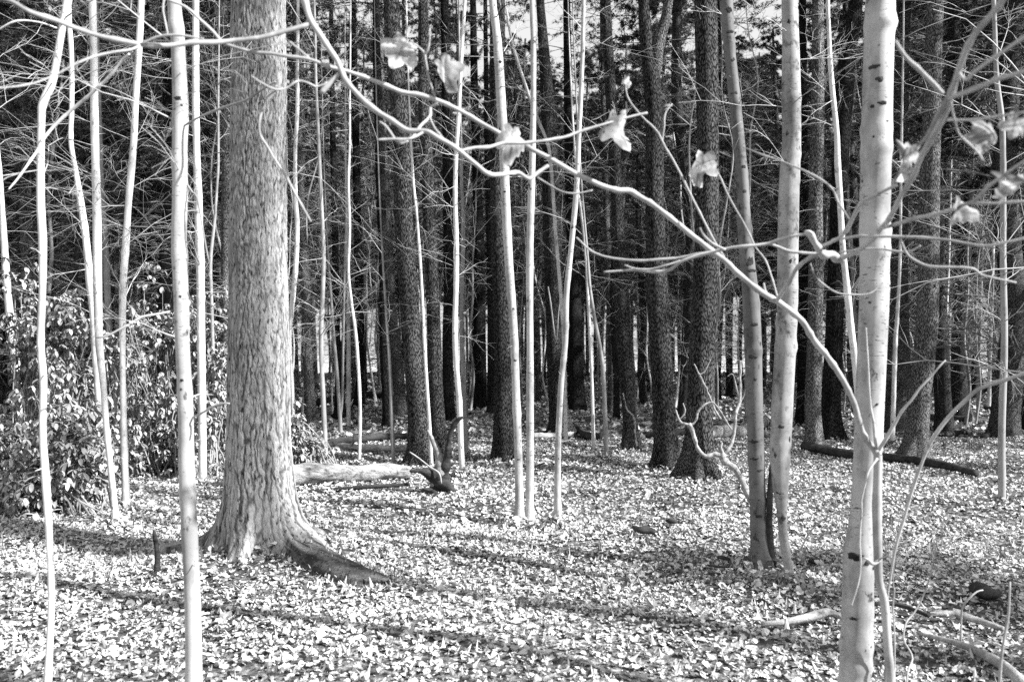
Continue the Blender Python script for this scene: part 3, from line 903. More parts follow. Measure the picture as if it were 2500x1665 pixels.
tree('P11b', 'sapling', 'white wavering stem between the half-lit trunk and the large birch', 'sapling', M['pale'],
     [(2021,0,9),(2022,43,9),(2029,186,12),(2042,319,13),(2045,399,15),(2050,478,14),(2058,611,14),(2069,717,16),(2077,797,16),(2086,870,16),(2094,960,16),(2100,1100,17)], d=9.2, ext=4, seed=85, twigs=(14, 2, 6.5, .3, 1.0))
tree('P12', 'pine_tree', 'black bent trunk behind the white wavering stem', 'tree', M['blackpine'],
     [(2090,-10,32),(2085,40,34),(2066,159,40),(2060,266,40),(2050,425,38),(2042,638,38),(2036,832,42),(2029,991,44),(2031,1072,54)], ext=8, seed=86, S=20, flare=0.62, crown=(9, 15, 50, 2.1), stubs=(14, 2, 8))
tree('B1', 'birch_tree', 'largest birch, bright white on its right side, standing in the right foreground', 'tree', M['birch'],
     [(2150,-10,68),(2146,106,69),(2143,212,69),(2141,319,69),(2138,425,68),(2136,531,68),(2136,638,67),(2134,744,68),(2130,832,68),(2123,991,66),(2119,1098,64),(2107,1257,58),(2101,1310,66),(2098,1340,74),(2095,1416,72),(2093,1523,72),(2088,1665,70),(2087,1760,80)],
     d=3.55, ext=4.5, seed=87, S=40, step=.02, flare=.15, rough=.035, stubs=(5, 1.6, 4))
tree('P13', 'tree', 'straight trunk with small dark eyes, right of the largest birch behind the long log', 'tree', M['greypine'],
     [(2284,-10,36),(2280,106,38),(2274,300,42),(2268,531,47),(2267,691,49),(2260,832,50),(2246,965,49),(2238,1071,50),(2232,1120,62)], ext=8, seed=88, S=24, flare=0.62, crown=(9, 15, 50, 2.2), stubs=(12, 1.5, 7))
tree('P14', 'pine_tree', 'black far trunk immediately right of the largest birch', 'tree', M['blackpine'],
     [(2212,300,30),(2208,640,36),(2204,832,40),(2204,985,44)], ext=9, seed=89, flare=0.55, crown=(9, 17, 55, 2.3), stubs=(14, 2, 8))
tree('N19', 'sapling', 'pair-like thin pale stem along the right edge of the largest birch', 'sapling', M['pale'],
     [(2200,400,6),(2197,640,7),(2190,780,9),(2186,832,10),(2180,1030,11)], d=13.5, ext=5, seed=90, twigs=(14, 2, 8, .5, 1.4))
tree('R1', 'sapling', 'soft grey sapling standing alone near the right edge, foot in dull leaves', 'sapling', M['grey'],
     [(2426,0,10),(2428,53,10),(2433,186,11),(2446,298,13),(2449,425,13),(2449,638,14),(2452,833,15),(2446,1045,16),(2446,1240,17)], ext=3, seed=91, twigs=(24, 1.2, 7, .5, 1.5))
for k, (lab, pts) in enumerate([
    ('thin stem bending left at its foot, first right of the straight trunk with dark eyes', [(2322,400,5),(2316,640,6),(2308,832,8),(2314,940,8),(2319,1036,9)]),
    ('thin stem standing upright left of the soft grey sapling by the right edge', [(2402,400,6),(2396,640,7),(2392,832,8),(2388,1004,9)]),
    ('thin pale stem a hand left of the upright one near the right edge', [(2366,350,6),(2362,640,7),(2358,832,8),(2356,990,9)]),
    ('thin stem leaning out towards the right edge beside the soft grey sapling', [(2488,300,7),(2480,560,8),(2470,832,9),(2462,1015,10)]),
    ('thin straight stem half behind the soft grey sapling on the right', [(2428,350,6),(2424,640,7),(2418,832,8),(2414,1000,9)]),
    ('thin stem cut by the right edge of the photo', [(2502,200,8),(2500,560,9),(2496,832,10),(2492,1030,11)]),
]):
    tree('RS%d' % k, 'sapling', lab, 'sapling', M['grey'] if k % 2 else M['pale'], pts, ext=5, seed=92 + k, twigs=(30, 1.2, 8, .5, 1.8))

# dark branch scars and knots on the near trunks
def knots(key, mat, spots):
    root, path, base, d = PATHS[key]
    for k, (x, y, wd, hg) in enumerate(spots):
        p = at(x, y, d)
        i = int(np.argmin(np.abs(path[:, 2] - p[2])))
        c, r_ = path[i, :3], path[i, 3]
        dx = np.clip((p[0] - c[0]) / r_, -.96, .96)
        nrm = np.array([dx, -math.sqrt(1 - dx * dx), 0])
        pos = np.array([c[0], c[1], p[2]]) + nrm * r_ * .93
        side = np.array([-nrm[1], nrm[0], 0])
        rng = np.random.default_rng(k + int(x))
        n, m_ = 14, 5
        V = []
        th = np.linspace(0, 2 * np.pi, n, endpoint=False)
        pr = 1 + .18 * rng.normal(0, 1, n)
        for q_ in range(m_ + 1):
            t = q_ / m_
            rad = math.cos(t * math.pi / 2)
            for i_ in range(n):
                V.append(pos + (side * math.cos(th[i_]) * wd / 2 + np.array([0, 0, 1]) * math.sin(th[i_]) * hg / 2) / F * d * rad * pr[i_]
                         + nrm * (math.sin(t * math.pi / 2) * .10 * r_ + .07 * r_ * (1 - abs(math.cos(th[i_])) * rad) - .05 * r_ * (t > .9)))
        qd = [[a * n + b, a * n + (b + 1) % n, (a + 1) * n + (b + 1) % n, (a + 1) * n + b] for a in range(m_) for b in range(n)]
        mb = MB()
        mb.add(np.array(V), qd)
        mb.build('knot', mat, root, base)


knots('B1', M['charred'], [(2122, 172, 26, 12), (2132, 205, 20, 14), (2140, 262, 22, 10), (2118, 268, 14, 8), (2150, 306, 16, 5), (2120, 342, 10, 9), (2134, 1420, 22, 6), (2118, 1378, 16, 10), (2077, 1352, 34, 22), (2100, 1365, 20, 14), (2072, 1500, 26, 9), (2112, 1568, 16, 8), (2076, 1592, 24, 8), (2160, 700, 10, 5), (2112, 740, 10, 6), (2126, 985, 9, 6)])
knots('S4', M['charred'], [(1776, 30, 14, 16), (1780, 84, 20, 9), (1786, 152, 10, 10), (1788, 232, 16, 8), (1806, 258, 12, 9), (1812, 410, 12, 9), (1814, 470, 10, 9), (1826, 640, 20, 26), (1830, 662, 26, 8), (1836, 792, 16, 10), (1850, 842, 10, 12), (1832, 870, 22, 10), (1838, 925, 10, 8), (1834, 1076, 22, 9), (1836, 1118, 20, 10), (1850, 1146, 16, 7), (1838, 1218, 24, 12), (1846, 1256, 18, 7)])
knots('S5', M['charred'], [(1920, 60, 8, 12), (1938, 246, 12, 8), (1916, 330, 9, 8), (1940, 415, 8, 14), (1922, 640, 9, 10), (1926, 700, 8, 12), (1898, 1040, 16, 10), (1920, 1070, 8, 14), (1888, 1110, 12, 20), (1900, 1200, 18, 9), (1908, 1262, 12, 12)])
knots('P13', M['charred'], [(2250, 962, 11, 9), (2252, 978, 10, 8), (2236, 1048, 10, 8), (2270, 700, 9, 8), (2262, 860, 8, 7)])
knots('T5', M['charred'], [(441, 246, 20, 9), (450, 262, 9, 6), (436, 380, 8, 6), (447, 725, 8, 6), (451, 928, 10, 9), (450, 950, 9, 9)])
knots('TW', M['charred'], [(1222, 155, 8, 7), (1232, 470, 7, 5), (1258, 880, 8, 4), (1266, 1120, 9, 4)])

# --- the forked foreground sapling whose long arm crosses the picture
tree('F1', 'sapling', 'dark forked young tree before the largest birch, one long arm crossing the photo', 'sapling', M['branch'],
     [(2143,1110,20),(2143,1151,20),(2141,1257,21),(2143,1337,20),(2146,1416,19),(2159,1470,19),(2167,1576,20),(2175,1665,21),(2178,1800,22)], d=3.25, ext=0, seed=101, S=14, step=.02)
r, pth, bs, dd = PATHS['F1']
ARM = [(2143,1125,17,3.25),(2135,1098,15,3.25),(2104,1055,15,3.22),(2085,991,14,3.2),(2069,949,13,3.18),(2050,912,14,3.16),(2018,869,15,3.13),(1987,832,15,3.1),(1955,781,14,3.07),(1907,739,15,3.02),(1885,728,14,3.0),
       (1835,696,14,2.97),(1787,654,14,2.95),(1744,617,14,2.92),(1702,585,13,2.9),(1665,553,13,2.88),(1622,521,13,2.86),(1580,494,13,2.84),(1540,466,14,2.82),(1505,464,13,2.8),(1463,452,12,2.78),(1409,425,12,2.76),(1356,396,12,2.74),(1303,367,11,2.72),(1277,351,11,2.7),(1234,333,10,2.7),
       (1210,319,10,2.68),(1157,292,10,2.66),(1114,266,10,2.64),(1066,244,11,2.62),(1008,231,11,2.6),(955,213,10,2.58),(891,191,10,2.56),(848,175,9,2.54),(811,165,9,2.53),(753,146,8,2.5),(678,136,8,2.48),(625,128,8,2.46),(553,109,7,2.44),(531,96,7,2.43),(489,48,7,2.42),(457,21,7,2.41),(409,0,6,2.4),(330,-40,5,2.38)]
branch(r, bs, 'long_arm', M['branch'], ARM, 11, 12, .02, .05)
SIDE = [
    # knobby link and the upper right arm
    [(1896,736,10,3.0),(1912,712,10,2.95),(1944,659,10,2.85),(1976,632,11,2.75),(2000,621,13,2.72)],
    [(1964,566,10,2.6),(1978,572,19,2.6),(1987,590,15,2.62),(1996,600,18,2.63),(2006,612,15,2.66),(2013,622,18,2.68),(2032,624,18,2.7),(2045,634,18,2.72),(2060,632,13,2.7)],
    [(2045,636,14,2.72),(2077,622,12,2.66),(2109,601,12,2.6),(2151,558,12,2.5),(2183,510,12,2.4),(2215,457,13,2.3),(2247,393,13,2.2),(2279,330,14,2.1),(2311,260,15,2.0),(2321,229,17,1.96),(2337,175,15,1.9),(2359,122,15,1.85),(2396,64,15,1.78),(2438,16,16,1.7),(2475,-40,16,1.6)],
    [(2318,236,14,1.96),(2300,265,14,2.0),(2280,300,13,2.03),(2262,330,10,2.06),(2247,352,6,2.1),(2236,372,4,2.1)],
    [(2010,602,8,2.66),(2034,590,9,2.62),(2056,574,10,2.6),(2088,521,10,2.5),(2109,494,10,2.45),(2141,473,9,2.4),(2190,452,7,2.35)],
    # white snag and other twigs at upper right
    [(2303,231,10,1.97),(2290,222,12,1.95),(2279,212,12,1.94),(2247,181,10,1.93),(2215,149,9,1.92),(2194,117,9,1.9),(2184,98,6,1.9)],
    [(2318,240,8,1.96),(2360,226,11,1.9),(2427,197,12,1.8),(2500,172,12,1.7),(2560,150,12,1.65)],
    [(2337,175,9,1.9),(2360,198,9,1.87),(2385,175,9,1.85),(2454,122,9,1.75),(2520,80,9,1.7)],
    [(2150,560,9,2.5),(2162,553,9,2.46),(2247,531,9,2.3),(2332,510,9,2.2),(2375,494,9,2.1),(2412,462,9,2.05),(2465,420,8,2.0),(2510,388,8,1.95)],
    [(2370,497,7,2.1),(2425,495,7,2.05),(2510,494,7,2.0)],
    [(2030,586,6,2.66),(2056,582,6,2.6),(2130,577,7,2.5),(2205,579,7,2.45),(2290,582,7,2.4),(2364,595,6,2.35),(2422,598,6,2.3),(2510,580,5,2.25)],
    [(2196,579,5,2.46),(2201,595,6,2.46),(2221,622,6,2.46),(2258,646,6,2.45),(2300,654,6,2.42),(2369,656,6,2.4),(2401,675,5,2.4),(2481,691,4,2.4)],
    [(2050,614,4,2.66),(2130,608,5,2.6),(2215,613,5,2.55),(2247,600,4,2.5)],
    [(1976,643,4,2.75),(1992,675,4,2.75),(2034,712,4,2.75),(2077,720,4,2.75),(2125,717,3,2.75),(2160,690,2.5,2.75)],
    [(2320,250,6,1.97),(2328,290,5,2.0),(2345,330,5,2.05),(2385,372,5,2.1),(2400,395,5,2.1)],
    [(2312,293,5,2.05),(2380,292,6,2.0),(2440,284,6,1.95),(2510,275,6,1.9)],
    # white arms reaching left from the knobs
    [(1966,573,7,2.6),(1923,579,7,2.62),(1875,592,8,2.65),(1829,600,8,2.66),(1782,606,7,2.68),(1728,619,8,2.7),(1665,638,8,2.72),(1633,659,8,2.74),(1596,664,8,2.75),(1560,660,7,2.76),(1526,662,6,2.77),(1473,664,4,2.78)],
    [(2018,622,9,2.68),(1971,619,8,2.68),(1928,615,8,2.66),(1900,604,7,2.66),(1872,593,7,2.65)],
    [(1744,615,7,2.7),(1702,622,6,2.72),(1654,630,6,2.74),(1569,635,6,2.76),(1494,632,5,2.78),(1452,616,5,2.8),(1425,600,4,2.82),(1405,580,3,2.84)],
    [(1665,638,5,2.72),(1630,648,5,2.73),(1590,655,4,2.75),(1550,655,4,2.76),(1524,646,3,2.77)],
    [(1770,609,7,2.68),(1740,595,6,2.68),(1718,577,5,2.67),(1707,556,4,2.66)],
    # straight twigs rising from the arm
    [(1768,630,5,2.93),(1750,601,5,2.93),(1702,505,5,2.96),(1654,415,5,3.0),(1617,345,5,3.0),(1590,305,4,3.0),(1553,271,4,3.0),(1534,240,3.5,3.0),(1528,215,3,3.0)],
    [(1617,345,4,3.0),(1622,292,4,3.0),(1634,268,4,3.0),(1645,254,3,3.0)],
    [(1900,740,4,3.02),(1875,648,4,3.05),(1835,579,4,3.1),(1803,521,4,3.1),(1766,452,4,3.1),(1744,399,3,3.1)],
    [(1900,733,6,3.0),(1870,712,5,3.0),(1864,690,4,3.0)],
    [(2069,534,5,2.55),(2050,494,5,2.55),(2029,457,5,2.6),(1981,425,5,2.65),(1930,402,4,2.7),(1875,383,4,2.75),(1810,360,3,2.8)],
    [(1340,404,9,2.74),(1326,412,9,2.75),(1310,430,9,2.76)],
    # fork at the foot of the arm
    [(2139,1098,7,3.24),(2137,1085,7,3.22),(2134,1060,7,3.22),(2127,1000,6,3.22),(2121,930,5,3.22),(2117,860,4,3.22),(2113,800,3,3.22)],
    [(2145,1100,9,3.22),(2160,1075,9,3.2),(2183,1035,8,3.18),(2205,995,7,3.15),(2250,945,5,3.12),(2290,900,4,3.1),(2310,880,3,3.1)],
    [(2141,1120,6,3.2),(2120,1150,5,3.18),(2111,1185,4,3.17),(2104,1250,4,3.17),(2101,1330,4,3.17),(2096,1420,4,3.17),(2080,1480,3,3.17)],
    [(2146,1368,8,3.24),(2130,1374,9,3.22),(2118,1364,6,3.2),(2107,1361,4,3.2)],
    [(2150,1362,4,3.24),(2165,1358,4,3.22),(2178,1348,3,3.2)],
]
for k, pts in enumerate(SIDE):
    branch(r, bs, 'side_branch', M['branch'], pts, 20 + k, 9, .02, .05 if k != 1 else .1)


# hanging withered leaves
def withered_leaf(root, base, x, y, hgt, wid, d, seed, yaw, roll, mat=None, tone=.6):
    rng = np.random.default_rng(seed)
    n, rings = 64, 9
    th = np.linspace(0, 2 * np.pi, n, endpoint=False)
    prof = 0.78 + 0.17 * np.cos(5 * th + rng.uniform(0, .4)) + 0.07 * np.cos(8 * th + rng.uniform(0, 6)) + 0.05 * np.cos(13 * th + rng.uniform(0, 6))
    prof *= 1 + 0.35 * np.cos(th)          # longer towards the tip
    prof = np.clip(prof, 0.22, 1.5)
    rr = np.linspace(0, 1, rings + 1)[1:]
    U = np.concatenate([[0], (rr[:, None] * prof * np.cos(th)).ravel()])
    W = np.concatenate([[0], (rr[:, None] * prof * np.sin(th)).ravel()])
    # curl hard along the midrib, with crumples
    ph = rng.uniform(0, 6, 6)
    cr = .9 + rng.uniform(0, .7)
    ang = W * cr
    Wc = np.sin(ang) / cr
    H = (1 - np.cos(ang)) / cr + 0.15 * np.sin(4 * U + ph[0]) + 0.12 * np.sin(5 * W + 3 * U + ph[1]) + 0.04 * np.sin(13 * U + 9 * W + ph[2]) + 0.004 * rng.normal(0, 1, len(U)) + .25 * U * U * math.sin(ph[3])
    s = F and hgt / 2.0 / F * d
    sw = wid / 1.5 / F * d
    L = np.stack([Wc * sw, H * sw * 0.9, -U * s], -1)     # hangs down
    ca, sa = math.cos(yaw), math.sin(yaw)
    Rz = np.array([[ca, -sa, 0], [sa, ca, 0], [0, 0, 1]])
    cb, sb = math.cos(roll), math.sin(roll)
    Ry = np.array([[cb, 0, sb], [0, 1, 0], [-sb, 0, cb]])
    V = L @ Rz.T @ Ry.T + at(x, y, d)
    tr = [[0, 1 + (i + 1) % n, 1 + i] for i in range(n)]
    qd = []
    for k in range(rings - 1):
        a = 1 + k * n
        for i in range(n):
            j = (i + 1) % n
            qd.append([a + i, a + j, a + n + j, a + n + i])
    qd = [q_ for q_ in qd if rng.random() > 0.018]        # insect holes
    mb = MB()
    mb.add(V, qd, tr, np.clip(tone + 0.28 * np.sin(5 * U + 4 * W + ph[4]) - .35 * np.exp(-(W / .05) ** 2) + .2 * np.abs(np.sin(9 * W - 5 * U)), 0, 1))
    return mb.build('withered_leaf', mat or M['dryleaf'], root, base)


for (x, y, h, wd, d, sd, yaw, roll) in [
    (982,118,92,72,2.55,1,.3,.5), (1084,165,100,60,2.58,2,-.6,-.35), (1252,335,112,56,2.66,3,.4,.12), (1510,305,120,66,2.72,4,.5,-.2),
    (1712,395,98,66,2.9,5,-.7,.25), (1531,196,40,18,3.0,6,.2,0), (2350,505,110,80,2.15,7,.5,-.8), (2412,330,100,85,2.1,8,.2,1.3),
    (2215,415,70,130,2.3,9,.9,1.2), (2222,370,90,50,2.25,10,-.5,.2), (2475,455,110,85,1.98,11,.7,.9), (2480,300,90,70,1.95,12,-.3,.4)]:
    q_ = .8 if x > 2000 else 1.0
    withered_leaf(r, bs, x, y, h * q_, wd * 1.25 * q_, d, sd, yaw, roll, tone=.25 if x > 2000 else .42)
TW_L = [
    [(1066,240,5,2.62),(1054,215,5,2.6),(1045,191,5,2.6),(1040,150,5,2.58),(1037,133,6,2.58),(1025,120,4,2.56),(1008,109,3,2.55)],
    [(1037,133,5,2.58),(1045,115,5,2.57),(1048,70,3,2.56)],
    [(1071,255,7,2.62),(1053,262,7,2.62),(1050,285,8,2.6),(1029,308,7,2.58),(1016,325,6,2.56),(1002,340,5,2.55),(981,346,4,2.55),(962,343,3,2.55)],
    [(1048,287,5,2.6),(1062,315,5,2.58),(1082,342,5,2.56)],
    [(1120,369,7,2.5),(1150,364,8,2.52),(1190,360,8,2.55),(1231,352,8,2.6),(1282,350,8,2.62),(1356,340,7,2.65),(1400,325,7,2.68),(1436,314,7,2.7),(1500,295,6,2.72),(1548,282,6,2.74),(1578,275,5,2.75)],
    [(758,143,6,2.5),(730,118,5,2.5),(694,90,4,2.5)],
]
for k, pts in enumerate(TW_L):
    branch(r, bs, 'side_branch', M['branch'], pts, 60 + k, 9, .02, .05)

# --- branch that hangs into the picture from above
tree_base = at(745, -60, 2.5)
ov = thing('overhanging_branch', 'pale branch hanging in from the top edge and forking left across the big pine', 'branch', tree_base)
branch(ov, tree_base, 'stem', M['branch'], [(725,-60,15,2.5),(745,0,16,2.5),(763,58,15,2.5),(795,106,14,2.5),(832,170,13,2.5),(859,218,13,2.48),(912,266,13,2.46),(954,292,12,2.45),(997,319,12,2.44),(1040,322,11,2.44),(1071,340,11,2.44),(1119,369,11,2.46),(1157,399,10,2.5),(1188,423,10,2.52),(1220,428,10,2.56),(1250,425,10,2.6),(1266,423,10,2.64),(1290,436,10,2.68),(1314,422,9,2.72),(1338,406,8,2.74)], 80, 12, .02, .05)
for k, pts in enumerate([
    [(755,64,12,2.5),(725,70,11,2.48),(694,77,12,2.46),(625,93,11,2.42),(558,101,12,2.4),(478,105,12,2.36),(399,109,12,2.32),(330,106,12,2.3),(239,88,12,2.25),(186,72,12,2.2),(133,50,11,2.15),(69,27,11,2.1),(21,0,10,2.05),(-40,-20,9,2.0)],
    [(830,178,9,2.5),(815,195,11,2.5),(800,212,13,2.5),(784,227,13,2.5)],
    [(800,200,4,2.5),(790,207,5,2.5),(770,212,5,2.5),(753,205,5,2.48),(731,199,5,2.48),(715,204,5,2.47),(699,215,5,2.47),(673,218,5,2.46),(645,205,4,2.46),(615,185,3,2.46)],
    [(672,218,4,2.46),(655,235,5,2.48),(645,265,5,2.5),(634,298,5,2.5),(637,332,5,2.52),(657,361,5,2.54),(689,420,6,2.58),(718,473,6,2.6),(745,516,6,2.62),(763,542,5,2.64)],
    [(1040,322,6,2.44),(1015,332,6,2.42),(990,337,6,2.4),(965,338,6,2.38),(922,340,4,2.36)],
    [(998,344,4,2.4),(981,350,5,2.4),(965,342,6,2.39),(954,327,6,2.38),(940,308,5,2.38),(925,298,3,2.38)],
    [(1314,433,4,2.72),(1340,450,4,2.72),(1372,468,4,2.72),(1404,473,4,2.72),(1447,465,3,2.72)],
    [(345,108,6,2.3),(390,92,6,2.3),(440,92,6,2.3),(500,96,5,2.3)],
    [(340,112,7,2.3),(310,125,6,2.28),(240,135,6,2.25),(185,155,5,2.22),(130,185,4,2.2),(50,210,4,2.15),(-20,216,3,2.1)],
    [(400,0,5,2.6),(398,30,5,2.6),(412,85,4,2.6)],
]):
    branch(ov, tree_base, 'side_branch', M['branch'], pts, 90 + k, 9, .02, .05)

# long thin side branch at the far left, growing from the kinked sapling
r, pth, bs, dd = PATHS['T1']
branch(r, bs, 'side_branch', M['pale'], [(20,465,4,3.3),(55,422,5,3.35),(85,378,6,3.4),(105,342,7,3.42),(138,305,8,3.44),(180,266,8,3.44),(225,228,8,3.42),(265,190,8,3.4),(290,160,6,3.38),(315,132,5,3.36)], 110, 9, .02)
branch(r, bs, 'side_branch', M['pale'], [(-10,77,4,3.3),(40,52,5,3.3),(95,55,4,3.35),(140,70,4,3.4)], 111, 8)
r, pth, bs, dd = PATHS['T5']
branch(r, bs, 'side_branch', M['branch'], [(420,759,5,3.4),(395,765,6,3.35),(345,774,6,3.3),(320,790,6,3.28),(290,805,5,3.26),(262,820,5,3.25),(235,825,3,3.25)], 112, 8)
branch(r, bs, 'side_branch', M['branch'], [(470,1019,5,3.4),(490,1010,6,3.36),(520,992,6,3.34),(545,985,5,3.32),(560,985,4,3.3)], 113, 8)
branch(r, bs, 'side_branch', M['grey'], [(455,448,5,3.4),(470,470,4,3.38),(482,485,4,3.36),(495,560,4,3.36),(510,640,3,3.36)], 114, 8)
branch(r, bs, 'side_branch', M['grey'], [(430,320,5,3.4),(480,290,5,3.35),(540,265,6,3.3),(600,245,6,3.25),(640,220,5,3.2),(672,200,4,3.15)], 115, 8)

# ------------------------------------------------------------------ arching cane and thin weeds at lower right
def cane(name, label, cat, mat, pts, seed):
    base = at(*pts[-1][:2], pts[-1][3])
    base[2] = float(gz(base[0], base[1]))
    t = thing(name, label, cat, base)
    branch(t, base, 'stem', mat, pts, seed, 8, .03, .05)
    return t, base


cane('arching_cane', 'long pale cane arching from the ground beside the forked young tree to the right edge', 'cane', M['branch'],
     [(2580,895,7,2.9),(2500,912,8,3.0),(2449,930,9,3.05),(2391,949,9,3.1),(2353,981,9,3.15),(2316,1018,9,3.2),(2284,1060,9,3.22),(2268,1087,9,3.25),(2247,1140,8,3.27),(2226,1199,8,3.3),(2205,1273,7,3.32),(2189,1326,6,3.33),(2181,1363,6,3.35),(2173,1416,5,3.38),(2167,1459,5,3.4),(2162,1600,5,3.45),(2160,1770,5,3.47)], 120)
cane('dead_stalk', 'thin dark crooked stalk standing in the leaves right of the forked young tree', 'stalk', M['grey'],
     [(2288,1310,2.2,4.2),(2284,1340,3.0,4.2),(2272,1400,3.0,4.18),(2255,1452,3.8,4.15),(2232,1495,4.5,4.1),(2212,1520,4.5,4.05),(2206,1560,4.5,4.0),(2220,1560 + 26,4.5,3.95),(2228,1578 + 30,4.5,3.9),(2216,1640,4.5,3.85),(2214,1690,4.5,3.8)], 121)
cane('bent_weed', 'pale weed stem bent over the dark hollow by the right edge', 'weed', M['twig'],
     [(2400,1440,3.2,4.3),(2385,1444,3.9,4.3),(2366,1460,4.5,4.3),(2350,1480,4.5,4.32),(2347,1510,4.5,4.35),(2346,1585,4.5,4.38)], 122)
cane('pale_weed', 'blurred pale stem standing close in the lower right corner', 'weed', M['twig'],
     [(2466,1420,4.2,2.9),(2462,1500,6.0,2.9),(2448,1580,6.6,2.9),(2440,1680,7.2,2.9),(2432,1980,7.2,2.9)], 123)
cane('thin_weed', 'hair-thin pale weed stem leaning against the forked young tree', 'weed', M['twig'],
     [(2186,1330,3,3.5),(2180,1420,3,3.5),(2184,1440,4,3.5),(2180,1480,4,3.5),(2184,1560,4,3.5),(2184,1750,4,3.5)], 124)
cane('bowed_twig', 'thin bowed twig curving over the leaves left of the largest birch', 'twig', M['twig'],
     [(2110,1256,3,4.6),(2080,1254,3,4.6),(2045,1252,4,4.7),(2020,1262,4,4.8),(1998,1278,4,4.9),(1975,1302,4,5.0),(1950,1350,3,5.3)], 125)
cane('short_stake', 'short dark stump of a stem standing in the leaves left of the big pine', 'stump', M['charred'],
     [(376,1296,7,5.6),(378,1310,10,5.62),(381,1330,11,5.64),(384,1355,13,5.66),(384,1385,16,5.68),(384,1420,20,5.7)], 126)


# ------------------------------------------------------------------ logs and dead wood
def log(name, label, cat, mat, pts, seed, squash=1.0, lie=True):
    """pts (x, y of the log's middle, width, depth)"""
    if lie:
        pts = [(x, y, wd * 1.25, F * CAMH / (y - HY + .75 * wd / 2)) for (x, y, wd, _) in pts]
    rows = [[*at(x, y, d), wd / 2 / F * d] for (x, y, wd, d) in pts]
    if lie:
        for r_ in rows:
            r_[2] += float(gz(r_[0], r_[1])) + .045
    path = resample(rows, .05)
    rng = np.random.default_rng(seed)
    K, S = len(path), 20
    base = path[K // 2, :3].copy()
    t = thing(name, label, cat, base)
    th = np.arange(S) / S * 2 * np.pi
    T = unit(np.gradient(path[:, :3], axis=0))
    A = unit(np.cross(T, np.array([0, 0, 1.])))
    B = np.cross(A, T)
    U = th[None] / (2 * np.pi) + np.zeros((K, 1))
    Vv = np.arange(K)[:, None] * .05 + np.zeros((1, S))
    Rr = path[:, 3][:, None] * (1 + .34 * (vnoise(U * 7, Vv * 3, seed, 7) - .5) + .2 * (vnoise(U * 14, Vv * 11, seed + 1, 14) - .5))
    Vt = path[:, None, :3] + Rr[..., None] * (A[:, None] * np.cos(th)[None, :, None] + squash * B[:, None] * np.sin(th)[None, :, None])
    idx = np.arange(K * S).reshape(K, S)
    a, b = idx[:-1], idx[1:]
    mb = MB()
    tr = [[idx[0, 0], idx[0, i + 1], idx[0, i]] for i in range(1, S - 1)] + [[idx[-1, 0], idx[-1, i], idx[-1, i + 1]] for i in range(1, S - 1)]
    mb.add(Vt.reshape(-1, 3), np.stack([a, np.roll(a, -1, 1), np.roll(b, -1, 1), b], -1).reshape(-1, 4), tr)
    mb.build('log_wood', mat, t, base)
    return t, base


t, b_ = log('fallen_log', 'pale barkless log lying right of the big pine, ending at the upturned root', 'log', M['greylog'],
            [(560,1178,36,9.6),(640,1176,40,9.5),(713,1172,44,9.4),(800,1170,38,9.3),(880,1164,32,9.25),(950,1160,30,9.2),(1000,1160,24,9.2)], 1)
branch(t, b_, 'broken_slab', M['charred'], [(700,1196,8,9.15),(760,1200,10,9.1),(850,1192,10,9.1),(940,1186,10,9.08),(1000,1182,8,9.08)], 130, 7)
branch(t, b_, 'broken_slab', M['dead'], [(690,1203,8,9.0),(730,1207,11,8.95),(790,1208,8,8.95)], 131, 7)
t, b_ = log('fallen_log', 'thin grey log behind the pale barkless one, running into the speckled pine', 'log', M['barelog'],
            [(800,1088,12,13.2),(860,1095,13,13.0),(930,1100,14,12.9),(1010,1103,14,12.8)], 2)
branch(t, b_, 'side_branch', M['dead'], [(812,1080,4,13.1),(818,1090,5,13.0),(845,1098,5,13),(860,1085,4,12.9),(863,1060,3,12.9)], 132)
log('fallen_log', 'dark rotten log behind the thin grey one', 'log', M['charred'], [(800,1085,12,14.6),(880,1078,14,14.4),(960,1070,13,14.3),(1020,1072,12,14.2)], 3)
log('fallen_log', 'dark twisted log lying in shade far behind the narrow dark trunk', 'log', M['charred'], [(780,985,16,24),(850,975,16,23.5),(930,972,16,23),(1010,985,14,22)], 4)
log('fallen_log', 'straight dark log lying on the leaves behind the largest birch', 'log', M['charred'],
    [(1962,1100,18,12.4),(2020,1108,18,12.2),(2077,1114,18,12.05),(2162,1122,17,11.9),(2268,1140,17,11.3),(2385,1160,13,10.6)], 5)
log('fallen_log', 'dark log lying behind the straight trunk with small dark eyes', 'log', M['charred'], [(2190,1010,14,19.5),(2260,1022,15,19),(2330,1026,15,18.5),(2380,1030,13,18.2)], 6)
log('fallen_log', 'low dark log far back near the right edge', 'log', M['charred'], [(2330,950,14,30),(2420,955,15,29),(2520,960,15,28)], 7)
log('fallen_log', 'short dark log lying left behind the forked pine', 'log', M['charred'], [(1575,1068,12,15),(1640,1068,14,14.9),(1680,1066,12,14.8)], 8)
log('fallen_log', 'pale log right behind the thickest dark pine', 'log', M['barelog'], [(1725,1068,22,13.6),(1780,1060,24,13.5),(1830,1050,22,13.4),(1900,1012,18,15)], 9)
log('fallen_log', 'white log lying at the foot of the vine-wrapped trunk', 'log', M['barelog'], [(1300,1068,9,15.0),(1350,1066,11,14.8),(1400,1062,11,14.7)], 10)
log('fallen_log', 'black broken log between the vine-wrapped trunk and the vine-hugged pine', 'log', M['charred'], [(1408,1046,10,16),(1425,1060,14,15.6),(1450,1068,14,15.3),(1475,1060,10,15.2)], 11)
log('fallen_log', 'dark log under the shrubs behind the thick white trunk', 'log', M['charred'], [(330,1137,11,10.6),(380,1143,12,10.5),(440,1150,12,10.3),(500,1152,10,10.2)], 12)
